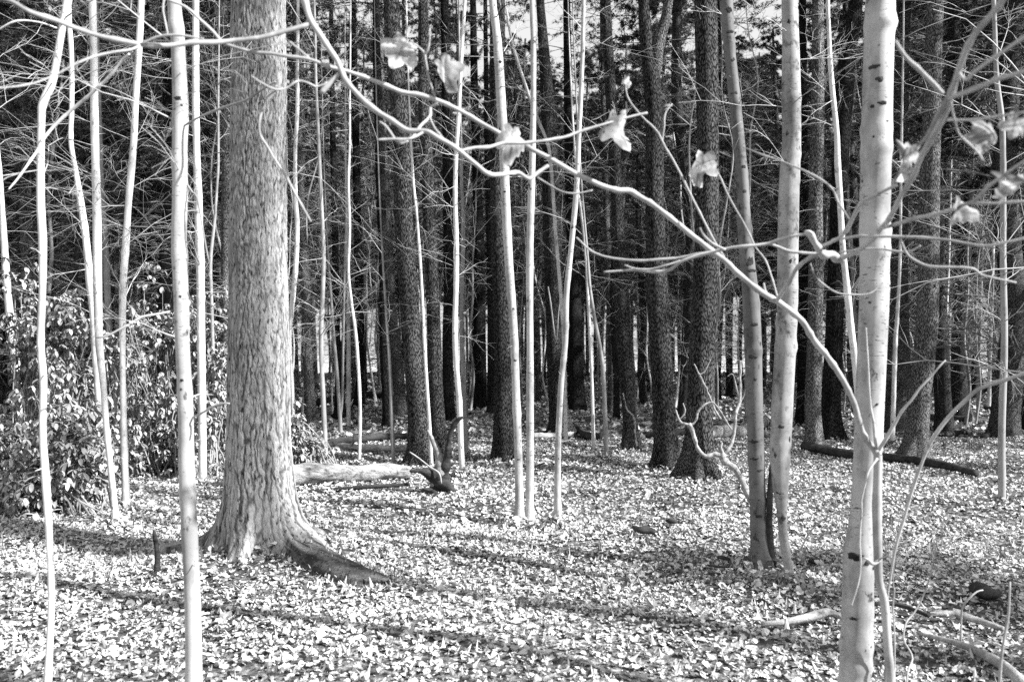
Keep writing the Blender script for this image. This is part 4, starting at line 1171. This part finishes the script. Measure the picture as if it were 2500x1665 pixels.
log('fallen_log', 'half buried grey log with a ragged end left of the largest birch', 'log', M['dead'], [(1860,1532,9,4.62),(1920,1526,14,4.65),(1975,1518,17,4.68),(2020,1512,17,4.7),(2050,1522,8,4.66),(2064,1534,5,4.62)], 13)
log('fallen_log', 'dark pair of sticks lying behind the forked young tree', 'log', M['charred'], [(2130,1500,8,4.5),(2175,1497,9,4.5),(2220,1506,9,4.45),(2268,1524,8,4.4)], 14)
log('fallen_log', 'pale stick lying right of the dark pair', 'log', M['dead'], [(2270,1518,8,4.5),(2330,1518,13,4.45),(2390,1532,12,4.4),(2450,1552,9,4.3)], 15)
log('fallen_log', 'wide pale log reaching the lower right corner', 'log', M['dead'], [(2240,1562,7,4.15),(2300,1578,10,4.1),(2370,1602,14,4.0),(2440,1640,20,3.85),(2500,1690,24,3.7)], 16)
log('fallen_log', 'dark stump-like log end standing among leaves near the right edge', 'log', M['dead'], [(2362,990,8,17.5),(2372,1020,10,17.5),(2375,1048,14,17.4)], 17, lie=False)
for k, (lab, pts) in enumerate([
    ('short dark stick on the leaves right of the straight trunk', [(2310,1066,8,16),(2340,1058,9,16.2),(2370,1054,8,16.5)]),
    ('short dark stick nearer the right edge, tilted up', [(2400,1070,9,15.5),(2430,1058,9,15.8)]),
    ('dark bar of wood behind the soft grey sapling on the right', [(2405,1000,12,22),(2440,1002,13,22),(2480,1004,12,22)])]):
    log('fallen_stick', lab, 'stick', M['charred'], pts, 30 + k)

# upturned root with a black horn
base = at(1065, 1190, 9.2)
base[2] = float(gz(base[0], base[1]))
st = thing('upturned_root', 'black upturned root with a curved horn at the end of the pale log', 'root', base)
branch(st, base, 'horn', M['charred'], [(1133,1018,5,9.0),(1122,1022,9,9.0),(1112,1032,11,9.02),(1104,1045,13,9.04),(1098,1062,13,9.06),(1096,1085,14,9.08),(1092,1120,20,9.1),(1082,1155,34,9.15),(1070,1195,44,9.2)], 140, 12, .03, .1)
branch(st, base, 'root_arm', M['dead'], [(1044,1050,5,9.1),(1052,1066,9,9.1),(1062,1088,14,9.12),(1072,1115,22,9.14),(1076,1145,34,9.15),(1068,1190,40,9.2)], 141, 12, .03, .1)
branch(st, base, 'root_arm', M['charred'], [(1000,1150,7,9.1),(1025,1150,14,9.12),(1045,1155,26,9.15),(1062,1170,36,9.18),(1090,1186,26,9.1),(1108,1200,10,9.0)], 142, 12, .03, .14)
branch(st, base, 'root_arm', M['twig'], [(1000,1103,3,9.0),(1022,1118,3.5,9.0),(1050,1140,4,8.95),(1072,1155,4,8.9),(1078,1180,3,8.9)], 143)
branch(st, base, 'root_arm', M['charred'], [(1030,1195,10,9.0),(1050,1200,18,9.0),(1064,1206,14,8.9),(1072,1222,8,8.8)], 144, 10, .03, .14)

# pale dead limb leaning behind the clump of trunks
base = at(1825, 1204, 8.4)
base[2] = float(gz(base[0], base[1]))
dl = thing('dead_limb', 'pale crooked dead limb with antler-like twigs propped before the thickest dark pine', 'branch', base)
DL = [
    [(1845,1250,15,8.2),(1825,1204,16,8.2),(1812,1175,16,8.2),(1803,1156,15,8.2),(1788,1138,16,8.2),(1768,1124,16,8.2),(1762,1106,13,8.2)],
    [(1762,1112,12,8.2),(1742,1108,11,8.2),(1723,1114,11,8.2),(1705,1098,10,8.2),(1695,1070,10,8.2),(1690,1050,11,8.2),(1681,1036,12,8.2)],
    [(1766,1108,8,8.2),(1775,1100,8,8.2),(1788,1078,8,8.22),(1793,1050,8,8.24),(1796,1010,7,8.26),(1805,981,8,8.3),(1807,940,6,8.3),(1808,880,5,8.3)],
    [(1683,1038,7,8.2),(1672,1034,6,8.2),(1660,1028,5,8.2),(1650,1000,4,8.2)],
    [(1684,1040,7,8.2),(1697,1030,6,8.2),(1703,1008,6,8.2),(1715,992,6,8.2),(1735,983,5,8.2),(1748,990,4,8.2),(1765,1014,4,8.2),(1787,1050,5,8.2)],
    [(1760,1022,5,8.2),(1745,1000,5,8.2),(1734,972,5,8.2),(1720,940,5,8.2),(1709,918,5,8.2),(1700,900,3,8.2),(1694,889,3,8.2)],
    [(1708,915,4,8.2),(1722,905,3.5,8.2),(1735,877,2.5,8.2)],
    [(1806,975,5,8.3),(1798,950,4,8.3),(1790,915,3,8.3),(1775,920,2,8.3)],
    [(1800,1140,8,8.2),(1815,1128,8,8.2),(1826,1116,7,8.2)],
    [(1806,980,5,8.3),(1815,968,4,8.3),(1822,945,3,8.3)],
    [(1660,1024,3,8.2),(1672,1006,3,8.2),(1668,985,2.5,8.2)],
    [(1766,1108,7,8.2),(1760,1092,6,8.2),(1763,1080,4,8.2)],
]
for k, pts in enumerate(DL):
    branch(dl, base, 'limb' if k < 2 else 'twig', M['dead'], pts, 150 + k, 9, .024, .12)

# dark spots and scraps on the ground, all built as solid black lumps
for lab, seed, pts in [
    ('black lump lying among leaves in the middle of the clearing', 61, [(1548, 1303, 10, 7), (1562, 1308, 18, 7), (1580, 1308, 19, 7), (1600, 1312, 11, 7)]),
    ('small black bark scrap right of the black lump in the clearing', 62, [(1628, 1288, 7, 7), (1640, 1290, 11, 7), (1654, 1292, 7, 7)]),
    ('black round lump under the bent pale weed', 63, [(2382, 1462, 26, 4.5), (2396, 1466, 34, 4.5), (2414, 1472, 33, 4.5), (2430, 1474, 22, 4.5)]),
    ('small dark lump left of the foot of the foreground clump', 64, [(1752, 1370, 6, 6), (1766, 1372, 9, 6), (1782, 1376, 6, 6)]),
    ('dark chip of bark lying left of the grey knotted trunk foot', 65, [(1728, 1392, 5, 6), (1752, 1398, 7, 6), (1790, 1400, 6, 6)])]:
    log('rotten_wood', lab, 'dead wood', M['charred'], pts, seed, squash=.8)

# ------------------------------------------------------------------ rhododendron thicket on the left
def shrub(label, blobs, seed, n_tips, ll=.09, d_stems=7):
    """blobs: (x, y, rx, ry, depth) ellipses in the photograph filled with leaf whorls"""
    rng = np.random.default_rng(seed)
    cs = np.array([at(x, y, d) for (x, y, _, _, d) in blobs])
    rs = np.array([(rx / F * d, max(rx, ry) / F * d * .8, ry / F * d) for (_, _, rx, ry, d) in blobs])
    base = np.array([cs[:, 0].mean(), cs[:, 1].mean(), 0])
    base[2] = float(gz(base[0], base[1]))
    t = thing('rhododendron_shrub', label, 'shrub', base, 'evergreen shrubs at the left')
    wts = rs[:, 0] * rs[:, 2]
    bi = rng.choice(len(blobs), n_tips, p=wts / wts.sum())
    u = unit(rng.normal(0, 1, (n_tips, 3))) * (rng.random((n_tips, 1)) ** .45) * rng.choice([1, 1, 1, 1.12, 1.3], (n_tips, 1))
    ncl = max(10, n_tips // 11)
    cen = cs[rng.choice(len(blobs), ncl, p=wts / wts.sum())]
    bj = rng.choice(len(blobs), ncl, p=wts / wts.sum())
    cen = cs[bj] + unit(rng.normal(0, 1, (ncl, 3))) * (rng.random((ncl, 1)) ** .4) * rs[bj] * rng.choice([1, 1, 1.1, 1.25], (ncl, 1))
    tips = cen[rng.integers(0, ncl, n_tips)] + rng.normal(0, .085, (n_tips, 3)) * np.array([1, 1, 1.3])
    tips[:, 2] = np.maximum(tips[:, 2], gz(tips[:, 0], tips[:, 1]) + .05)
    NL = 7
    az = rng.uniform(0, 6.28, (n_tips, 1)) + np.arange(NL)[None] * 6.28 / NL + rng.normal(0, .25, (n_tips, NL))
    el = rng.normal(-.75, .4, (n_tips, NL))
    D = np.stack([np.cos(az) * np.cos(el), np.sin(az) * np.cos(el), np.sin(el)], -1)
    D = unit(D + .35 * unit(u)[:, None])
    Sd = unit(np.cross(D, np.array([0, 0, 1.])))
    Up = np.cross(Sd, D)
    Lf = ll * rng.uniform(.55, 1.35, (n_tips, NL)) * rng.uniform(.7, 1.15, (n_tips, 1))
    prof = [(0, 0, 0), (.25, .17, .03), (.6, .21, .03), (.85, .13, -.03), (1, 0, -.1)]
    pts = []
    for (a, w_, h) in prof:
        c_ = tips[:, None] + D * (Lf * a)[..., None] + Up * (Lf * h)[..., None]
        if w_ == 0:
            pts.append(c_)
        else:
            s_ = Sd * (Lf * w_)[..., None]
            l_ = Up * (Lf * .05)[..., None]
            pts += [c_ + s_ + l_, c_, c_ - s_ + l_]
    V = np.stack(pts, 2)
    nv = V.shape[2]
    n = n_tips * NL
    # indices: 0 root, 1-3, 4-6, 7-9, 10 tip
    tri = np.array([[0, 1, 2], [0, 2, 3], [7, 10, 8], [8, 10, 9]])
    qd = np.array([[1, 4, 5, 2], [2, 5, 6, 3], [4, 7, 8, 5], [5, 8, 9, 6]])
    o = (np.arange(n) * nv)[:, None, None]
    mb = MB()
    tone = np.repeat(np.clip(rng.normal(.5, .25, n), 0, 1), nv)
    mb.add(V.reshape(-1, 3), (qd[None] + o).reshape(-1, 4), (tri[None] + o).reshape(-1, 3), tone)
    mb.build('leaves', M['rhodo'], t, base)['kind'] = 'stuff'
    ms = MB()
    k = min(n_tips, 75)
    sel = rng.choice(n_tips, k, replace=False)
    roots = base + rng.normal(0, .25, (k, 3)) * np.array([1, .6, 0])
    roots[:, 2] = gz(roots[:, 0], roots[:, 1]) - .03
    tt = np.linspace(0, 1, 7)[None, :, None]
    Pp = roots[:, None] * (1 - tt) + tips[sel][:, None] * tt
    Pp[:, :, 2] += (.25 * np.sin(np.pi * tt[:, :, 0])) * .6
    Pp += rng.normal(0, .03, Pp.shape) * np.sin(np.pi * tt)
    ms.tubes(Pp, np.linspace(.011, .004, 7)[None] * np.ones((k, 1)), 5, cap=False)
    ms.build('stems', M['grey'], t, base)['kind'] = 'stuff'


shrub('low bright mound of leathery leaves behind the kinked white sapling at far left', [(150,1090,110,120,8.0),(215,1040,60,120,8.3),(70,1180,80,60,7.8),(180,1180,80,50,7.8),(20,1090,60,70,8.3)], 1, 820)
shrub('taller leafy shrub rising behind the bright mound at far left', [(90,800,95,110,10.0),(170,870,90,130,9.8),(60,930,80,90,10.0),(200,780,50,60,9.9),(40,700,50,50,10.2)], 2, 640)
shrub('dark open shrub between the pale saplings left of the thick white trunk', [(350,900,90,150,10.6),(330,1050,80,80,10.4),(400,790,50,60,10.8),(370,700,40,45,10.9)], 3, 520)
shrub('dense shrub squeezed between the thick white trunk and the big pine', [(510,830,55,110,10.8),(520,960,50,110,10.6),(500,1090,60,90,10.4),(450,1000,40,130,10.7),(530,1150,30,40,9.9)], 4, 560)
shrub('small bright shrub peeking out right of the big pine at its foot', [(735,1090,35,45,10.4),(770,1115,28,32,10.3),(715,1050,18,40,10.5)], 5, 170, .09)

# ------------------------------------------------------------------ dead leaves on the ground
def leaf_archetype(seed, n=14):
    rng = np.random.default_rng(seed)
    th = np.linspace(0, 2 * np.pi, n, endpoint=False)
    lob = .62 + .3 * np.abs(np.cos(2.5 * th)) + .08 * rng.normal(0, 1, n)
    x = lob * np.cos(th) * 1.0
    y = lob * np.sin(th) * rng.uniform(.55, .85)
    c1, c2 = rng.normal(0, .5), rng.normal(.3, .5)
    z = c1 * x * x + c2 * y * y + .12 * rng.normal(0, 1, n)
    return np.concatenate([[[0, 0, 0]], np.stack([x, y, z], -1)])


def place_leaves(pos, size, rng, arch, tilt):
    n = len(pos)
    yaw = rng.uniform(0, 6.28, n)
    ax = rng.normal(0, tilt, n)
    ay = rng.normal(0, tilt, n)
    V = arch[None] * size[:, None, None]
    c, s = np.cos(ax)[:, None], np.sin(ax)[:, None]
    y, z = V[..., 1] * c - V[..., 2] * s, V[..., 1] * s + V[..., 2] * c
    x = V[..., 0]
    c, s = np.cos(ay)[:, None], np.sin(ay)[:, None]
    x, z = x * c + z * s, -x * s + z * c
    c, s = np.cos(yaw)[:, None], np.sin(yaw)[:, None]
    x, y = x * c - y * s, x * s + y * c
    return np.stack([x, y, z], -1) + pos[:, None]


ARCH = [leaf_archetype(i, 8) for i in range(8)]
ARCH_M = [leaf_archetype(30 + i, 5) for i in range(6)]
ARCH_S = [leaf_archetype(20 + i, 7) for i in range(6)]


def sample_ground(rng, n, d0, d1, half=.74, extra=1.2):
    d = np.sqrt(rng.uniform(d0 * d0, d1 * d1, n))
    x = rng.uniform(-1, 1, n) * (half * d + extra)
    return x, d


def scatter(mb, rng, n, d0, d1, s0, s1, archs, tilt, lift, tone_mu, tone_sd):
    x, y = sample_ground(rng, n, d0, d1)
    pa = .5 + .5 * np.sin(1.3 * x + 1.9 * y) * np.sin(.9 * y - 1.7 * x + 2)
    pb = np.sin(.7 * x - 1.1 * y + 1) * np.sin(1.9 * x + .5 * y + .4) + .6 * np.sin(4.1 * x + 2.3 * y) * np.sin(3.3 * y - 2.9 * x)
    tone = np.clip(rng.normal(tone_mu, tone_sd, n) + .12 * (pa - .5) + .11 * pb, 0.03, 1)
    z = gz(x, y) + rng.uniform(.004, lift, n)
    size = rng.uniform(s0, s1, n) * np.exp(np.clip(rng.normal(0, .28, n), -.5, .75))
    k = rng.integers(0, len(archs), n)
    for i, a in enumerate(archs):
        m_ = k == i
        V = place_leaves(np.stack([x, y, z], -1)[m_], size[m_], rng, a, tilt)
        N, nv, _ = V.shape
        tri = np.array([[0, 1 + j, 1 + (j + 1) % (nv - 1)] for j in range(nv - 1)])
        mb.add(V.reshape(-1, 3), None, (tri[None] + (np.arange(N) * nv)[:, None, None]).reshape(-1, 3), np.repeat(tone[m_], nv))


lit = MB()
lr = np.random.default_rng(5)
scatter(lit, lr, 66000, 2.2, 7.5, .010, .026, ARCH, .33, .024, .70, .27)
scatter(lit, lr, 98000, 7.5, 15, .012, .030, ARCH_M, .38, .026, .66, .28)
scatter(lit, lr, 36000, 15, 34, .035, .08, ARCH_M, .4, .05, .55, .3)
scatter(lit, lr, 16000, 34, 58, .09, .18, ARCH_M, .3, .06, .55, .25)
# leaves lying over the big pine's long root
n_ = 420
ro = .2 + lr.random(n_) * 1.0
an = -.615 + lr.normal(0, .13, n_)
x_, y_ = B1_[0] + (ro + .2) * np.cos(an), B1_[1] + (ro + .2) * np.sin(an)
z_ = gz(x_, y_) + .025 + np.clip(-.085 * np.log(np.clip(ro, .05, 2) / .98), 0, .3) * np.exp(-((an + .615) / .2) ** 2) * lr.choice([0.6, 1.0], n_)
keep = lr.random(n_) < np.clip(ro - .15, .08, 1)
V = place_leaves(np.stack([x_, y_, z_], -1)[keep], lr.uniform(.014, .03, int(keep.sum())), lr, ARCH[3], .4)
tri = np.array([[0, 1 + j_, 1 + (j_ + 1) % 8] for j_ in range(8)])
lit.add(V.reshape(-1, 3), None, (tri[None] + (np.arange(len(V)) * 9)[:, None, None]).reshape(-1, 3), np.repeat(np.clip(lr.normal(.6, .3, len(V)), 0, 1), 9))
# leaves drifted against the feet of the trees
for (_, p_, b_, d_) in PATHS.values():
    if d_ > 17:
        continue
    n_ = 160
    r0_ = float(p_[-1, 3])
    dist = np.abs(lr.normal(0, .16, n_))
    a_ = lr.uniform(0, 6.28, n_)
    x_, y_ = b_[0] + (r0_ + dist) * np.cos(a_), b_[1] + (r0_ + dist) * np.sin(a_)
    z_ = gz(x_, y_) + .02 + lr.uniform(.2, 1, n_) * .09 * np.exp(-dist / .12)
    V = place_leaves(np.stack([x_, y_, z_], -1), lr.uniform(.018, .042, n_), lr, ARCH_S[2], .6)
    tri = np.array([[0, 1 + j_, 1 + (j_ + 1) % 7] for j_ in range(7)])
    lit.add(V.reshape(-1, 3), None, (tri[None] + (np.arange(n_) * 8)[:, None, None]).reshape(-1, 3), np.repeat(np.clip(lr.normal(.6, .3, n_), 0, 1), 8))
o = lit.build('leaf_litter', M['litter'], ground, (0, 0, 0), False)
o['kind'] = 'stuff'

# fallen twigs on the leaves
n_ = 900
x_, y_ = sample_ground(lr, n_, 3.0, 20)
a_ = lr.uniform(0, 6.28, n_)
L_ = lr.uniform(.08, .5, n_) * lr.uniform(.4, 1, n_)
P0_ = np.stack([x_, y_, gz(x_, y_) + lr.uniform(.012, .03, n_)], -1)
D_ = unit(np.stack([np.cos(a_), np.sin(a_), lr.normal(0, .06, n_)], -1))
gt = MB()
Pt, Rt = sub_twigs(P0_, D_, L_, lr.uniform(.0015, .005, n_), lr, 5, 0.0, .12)
gt.tubes(Pt, Rt, 4)
gt.build('fallen_twigs', M['dead'], ground)['kind'] = 'stuff'

# the largest single leaves nearest the camera: one object each
lms = []
for i in range(8):
    mb = MB()
    a = leaf_archetype(50 + i, 18)
    mb.add(a, None, [[0, 1 + j, 1 + (j + 1) % 18] for j in range(18)], .45 + .07 * i)
    lms.append(mb.mesh('leaf', M['litter'], (0, 0, 0), False))
x, y = sample_ground(lr, 290, 3.4, 5.2, .64, .0)
for i in range(290):
    o = bpy.data.objects.new('leaf', lms[i % 8])
    C.objects.link(o)
    o.parent = ground
    o.location = (x[i], y[i], float(gz(x[i], y[i])) + lr.uniform(.025, .05))
    s = lr.uniform(.018, .034)
    o.scale = (s, s, s)
    o.rotation_euler = (lr.normal(0, .4), lr.normal(0, .4), lr.uniform(0, 6.28))

# ------------------------------------------------------------------ the wood behind: kinds of tree, copied one by one
def make_pine(k, label, H=17.5, r0=.17, far=False):
    rng = np.random.default_rng(300 + k)
    n = 9
    zz = np.linspace(H, -.15, n)
    wob = np.cumsum(rng.normal(0, .09, (n, 2)), 0)
    rows = np.stack([wob[:, 0] - wob[-1, 0], wob[:, 1] - wob[-1, 1], zz, r0 * (.22 + .78 * (1 - (zz + .15) / (H + .15)) ** .8)], -1)
    path = resample(rows, .3)
    root = thing('pine_tree', label, 'tree', (0, 0, 0))
    mb = MB()
    trunk_mesh(mb, path, 12, 40 + k, .35, 5, .05)
    mb.build('trunk', M['farpine'] if k % 2 == 0 else M['fargrey'], root)
    mt = MB()
    twig_system(mt, path, rng, 62 if not far else 40, 1.3, 11, .5, 2.5, .05, rad=.015, sub=5, droop=.12, lv3=not far)
    mt.build('dead_branches', M['greytwig'], root)['kind'] = 'stuff'
    w_, nd = MB(), MB()
    pine_crown(rng, 4.6 + .5 * (k % 3), H - .2, 105 if far else 85, 2.1 + .2 * (k % 3), w_, nd, path, tuft=75 if far else 75, dens=1.0, size=2.4 if far else 1.25)
    w_.build('boughs', M['greytwig'], root)['kind'] = 'stuff'
    nd.build('crown', M['needle'], root, (0, 0, 0), False)['kind'] = 'stuff'
    return root


def make_sapling(k, label, H, mat, r0=.035):
    rng = np.random.default_rng(400 + k)
    n = 10
    zz = np.linspace(H, -.1, n)
    wob = np.cumsum(rng.normal(0, .10, (n, 2)), 0)
    rows = np.stack([wob[:, 0] - wob[-1, 0], wob[:, 1] - wob[-1, 1], zz, r0 * (.2 + .8 * (1 - (zz + .1) / (H + .1)) ** .9)], -1)
    path = resample(rows, .2)
    root = thing('sapling', label, 'sapling', (0, 0, 0))
    mb = MB()
    trunk_mesh(mb, path, 7, 60 + k, .2, 3, .04)
    mb.build('trunk', mat, root)
    mt = MB()
    twig_system(mt, path, rng, 38, 1.0, H - .1, .4, 1.6, .6, rad=.0065, sub=5)
    mt.build('twigs', M['twig'], root)['kind'] = 'stuff'
    return root


M['greytwig'] = smooth_bark('dead_twig_bark', 0.21, 0.04, False)
GP, GS = 'pines crowding the wood behind', 'thin bare saplings among the pines'
pines = [make_pine(k, 'far dark pine trunk among many alike, deep in the crowded wood', 17.5 + 1.5 * (k % 3), .13 + .03 * (k % 4)) for k in range(5)]
fars = [make_pine(10 + k, 'far dark pine', 18.5 + 1.2 * k, .13 + .03 * (k % 3), True) for k in range(3)]
saps = [make_sapling(k, 'thin bare sapling among many alike, deep in the crowded wood', 7 + k % 3, M['pale'] if k % 2 else M['grey'], .026 + .006 * (k % 3)) for k in range(5)]


def copy_tree(src, loc, rz, s, group):
    o = src.copy()
    C.objects.link(o)
    o.location = loc
    o.rotation_euler = (0, 0, rz)
    o.scale = (s, s, s)
    o['group'] = group
    for ch in list(src.children):
        c = ch.copy()
        C.objects.link(c)
        c.parent = o
    return o


PH = {o.name: (17.5 + 1.5 * (i % 3)) for i, o in enumerate(pines)}
PH.update({o.name: 18.5 + 1.2 * i for i, o in enumerate(fars)})
taken = [(float(v[2][0]), float(v[2][1])) for v in PATHS.values()]
pr = random.Random(12)
used_p = [False] * len(pines)
used_f = [False] * len(fars)
used_s = [False] * len(saps)


def put(protos, used, k, x, y, s, group):
    rz = pr.uniform(0, 6.28)
    loc = (x, y, float(gz(x, y)))
    if not used[k]:
        o = protos[k]
        used[k] = True
        o.location = loc
        o.rotation_euler = (0, 0, rz)
        o.scale = (s, s, s)
        o['group'] = group
    else:
        copy_tree(protos[k], loc, rz, s, group)


GAPS = [(775, 905), (1262, 1335), (1390, 1570), (1750, 1800), (1868, 1965), (150, 190)]


def fill(protos, used, n, d0, d1, gap, half, smin, smax, group, ok=lambda x, y: True):
    c = 0
    for _ in range(n * 60):
        if c >= n:
            break
        y = math.sqrt(pr.uniform(d0 * d0, d1 * d1))
        x = pr.uniform(-1, 1) * (half * y + 4)
        if not ok(x, y) or any((x - a) ** 2 + (y - b) ** 2 < gap * gap for a, b in taken):
            continue
        taken.append((x, y))
        k = pr.randrange(len(protos))
        sc_ = pr.uniform(smin, smax)
        if protos is not saps:
            px = CX + x / y * F
            if any(a - 60 * 20 / y < px < b + 60 * 20 / y for a, b in GAPS):
                # younger pines stand where the canopy opens
                sc_ = min(sc_, (CAMH + (HY - pr.uniform(60, 230)) / F * y) / PH[protos[k].name])
        put(protos, used, k, x, y, sc_, group)
        c += 1


fill(pines, used_p, 66, 17, 35, 2.0, .72, .65, 1.1, GP)
fill(pines, used_p, 24, 13.5, 27, 1.3, .70, .8, 1.1, GP, lambda x, y: -60 < CX + x / y * F < 540)
fill(pines, used_p, 22, 15, 30, 1.3, .70, .8, 1.1, GP, lambda x, y: 2150 < CX + x / y * F < 2560)
fill(fars, used_f, 120, 36, 60, 1.7, .70, .85, 1.05, GP)
fill(fars, used_f, 90, 60, 92, 1.8, .68, .95, 1.25, GP)
fill(saps, used_s, 190, 13, 32, .7, .70, .8, 1.3, GS, lambda x, y: abs(x) > .22 * y or y > 20)
# pines of the same wood beyond the right edge: their crowns shade the middle distance
for (x, y) in [(12.5, 8.6), (13.8, 11.2), (18.5, 10.4), (10.6, 15.2)]:
    put(pines, used_p, pr.randrange(5), x, y, pr.uniform(.9, 1.1), GP)

# lower, denser pines outside the right edge; their tops' shade lies over the right foreground
for (x, y, hh) in [(15.3, -2.2, 10.6), (15.6, 0.2, 11.8), (17.6, -0.9, 12.0), (14.6, -4.6, 10.0)]:
    put(fars, used_f, 0, x, y, hh / 18.5, GP)

tall = thing('pine_tree', 'unseen tall pine added beyond the right edge to shade the big pine', 'tree', (10.7, .75, float(gz(10.7, .75))))
rt = np.random.default_rng(991)
pt_ = resample(np.array([[0.1, 0, 18.5, .03], [0, .1, 14, .08], [.05, 0, 8, .12], [0, 0, 3, .15], [0, 0, -.1, .18]]), .3)
mb = MB()
trunk_mesh(mb, pt_, 12, 991, .5, 5, .05)
mb.build('trunk', M['farpine'], tall)
w_, nd = MB(), MB()
pine_crown(rt, 12.7, 18.3, 56, 1.25, w_, nd, pt_, tuft=60)  # high crown added so its shade falls on the big pine's upper trunk
w_.build('boughs', M['greytwig'], tall)['kind'] = 'stuff'
nd.build('crown', M['needle'], tall, (0, 0, 0), False)['kind'] = 'stuff'

# ------------------------------------------------------------------ say which gap each far tree stands in
SEP = [(104, 'leftmost white sapling'), (242, 'second white sapling'), (302, 'pale leaning sapling'), (452, 'thick white trunk'), (632, 'big pine'), (750, 'slim half-lit trunk'),
       (1006, 'sturdy speckled pine'), (1117, 'long wavy sapling'), (1258, 'twin birch'), (1380, 'lone kinked sapling'), (1524, 'vine-hugged pine'), (1611, 'forked pine'),
       (1712, 'thickest dark pine'), (1838, 'grey knotted trunk'), (1918, 'blotched white trunk'), (1990, 'half-lit trunk'), (2130, 'largest birch'), (2258, 'dark-eyed trunk'), (2450, 'soft grey sapling')]
ORD = ['first', 'second', 'third', 'fourth', 'fifth', 'sixth', 'seventh', 'eighth', 'ninth', 'tenth', 'eleventh', 'twelfth', 'thirteenth', 'fourteenth', 'fifteenth', 'sixteenth', 'seventeenth', 'eighteenth', 'nineteenth', 'twentieth', 'twenty-first', 'twenty-second', 'twenty-third', 'twenty-fourth', 'twenty-fifth', 'twenty-sixth', 'twenty-seventh', 'twenty-eighth', 'twenty-ninth', 'thirtieth']
for grp, noun in ((GP, 'far dark pine'), (GS, 'thin bare sapling')):
    gaps = {}
    for o in list(C.objects):
        if o.parent is None and o.get('group') == grp:
            px = CX + o.location.x / o.location.y * F
            if px < -30 or px > 2530:
                o['label'] = '%s standing %s the edge of the view' % (noun, 'beyond the right side of' if px > 0 else 'beyond the left side of')
                o['label'] = 'tall pine of the wood just beyond the %s edge' % ('right' if px > 0 else 'left') if grp == GP else 'thin bare sapling just beyond the %s edge' % ('right' if px > 0 else 'left')
                continue
            gaps.setdefault(sum(px > a for a, _ in SEP), []).append((px, o))
    for g, lst in gaps.items():
        lst.sort(key=lambda t: t[0])
        for i, (px, o) in enumerate(lst):
            if g == 0:
                where = 'left of ' + SEP[0][1]
            elif g == len(SEP):
                where = 'right of ' + SEP[-1][1]
            else:
                where = 'between %s and %s' % (SEP[g - 1][1], SEP[g][1])
            o['label'] = '%s %s from left %s' % (ORD[min(i, len(ORD) - 1)], noun, where)
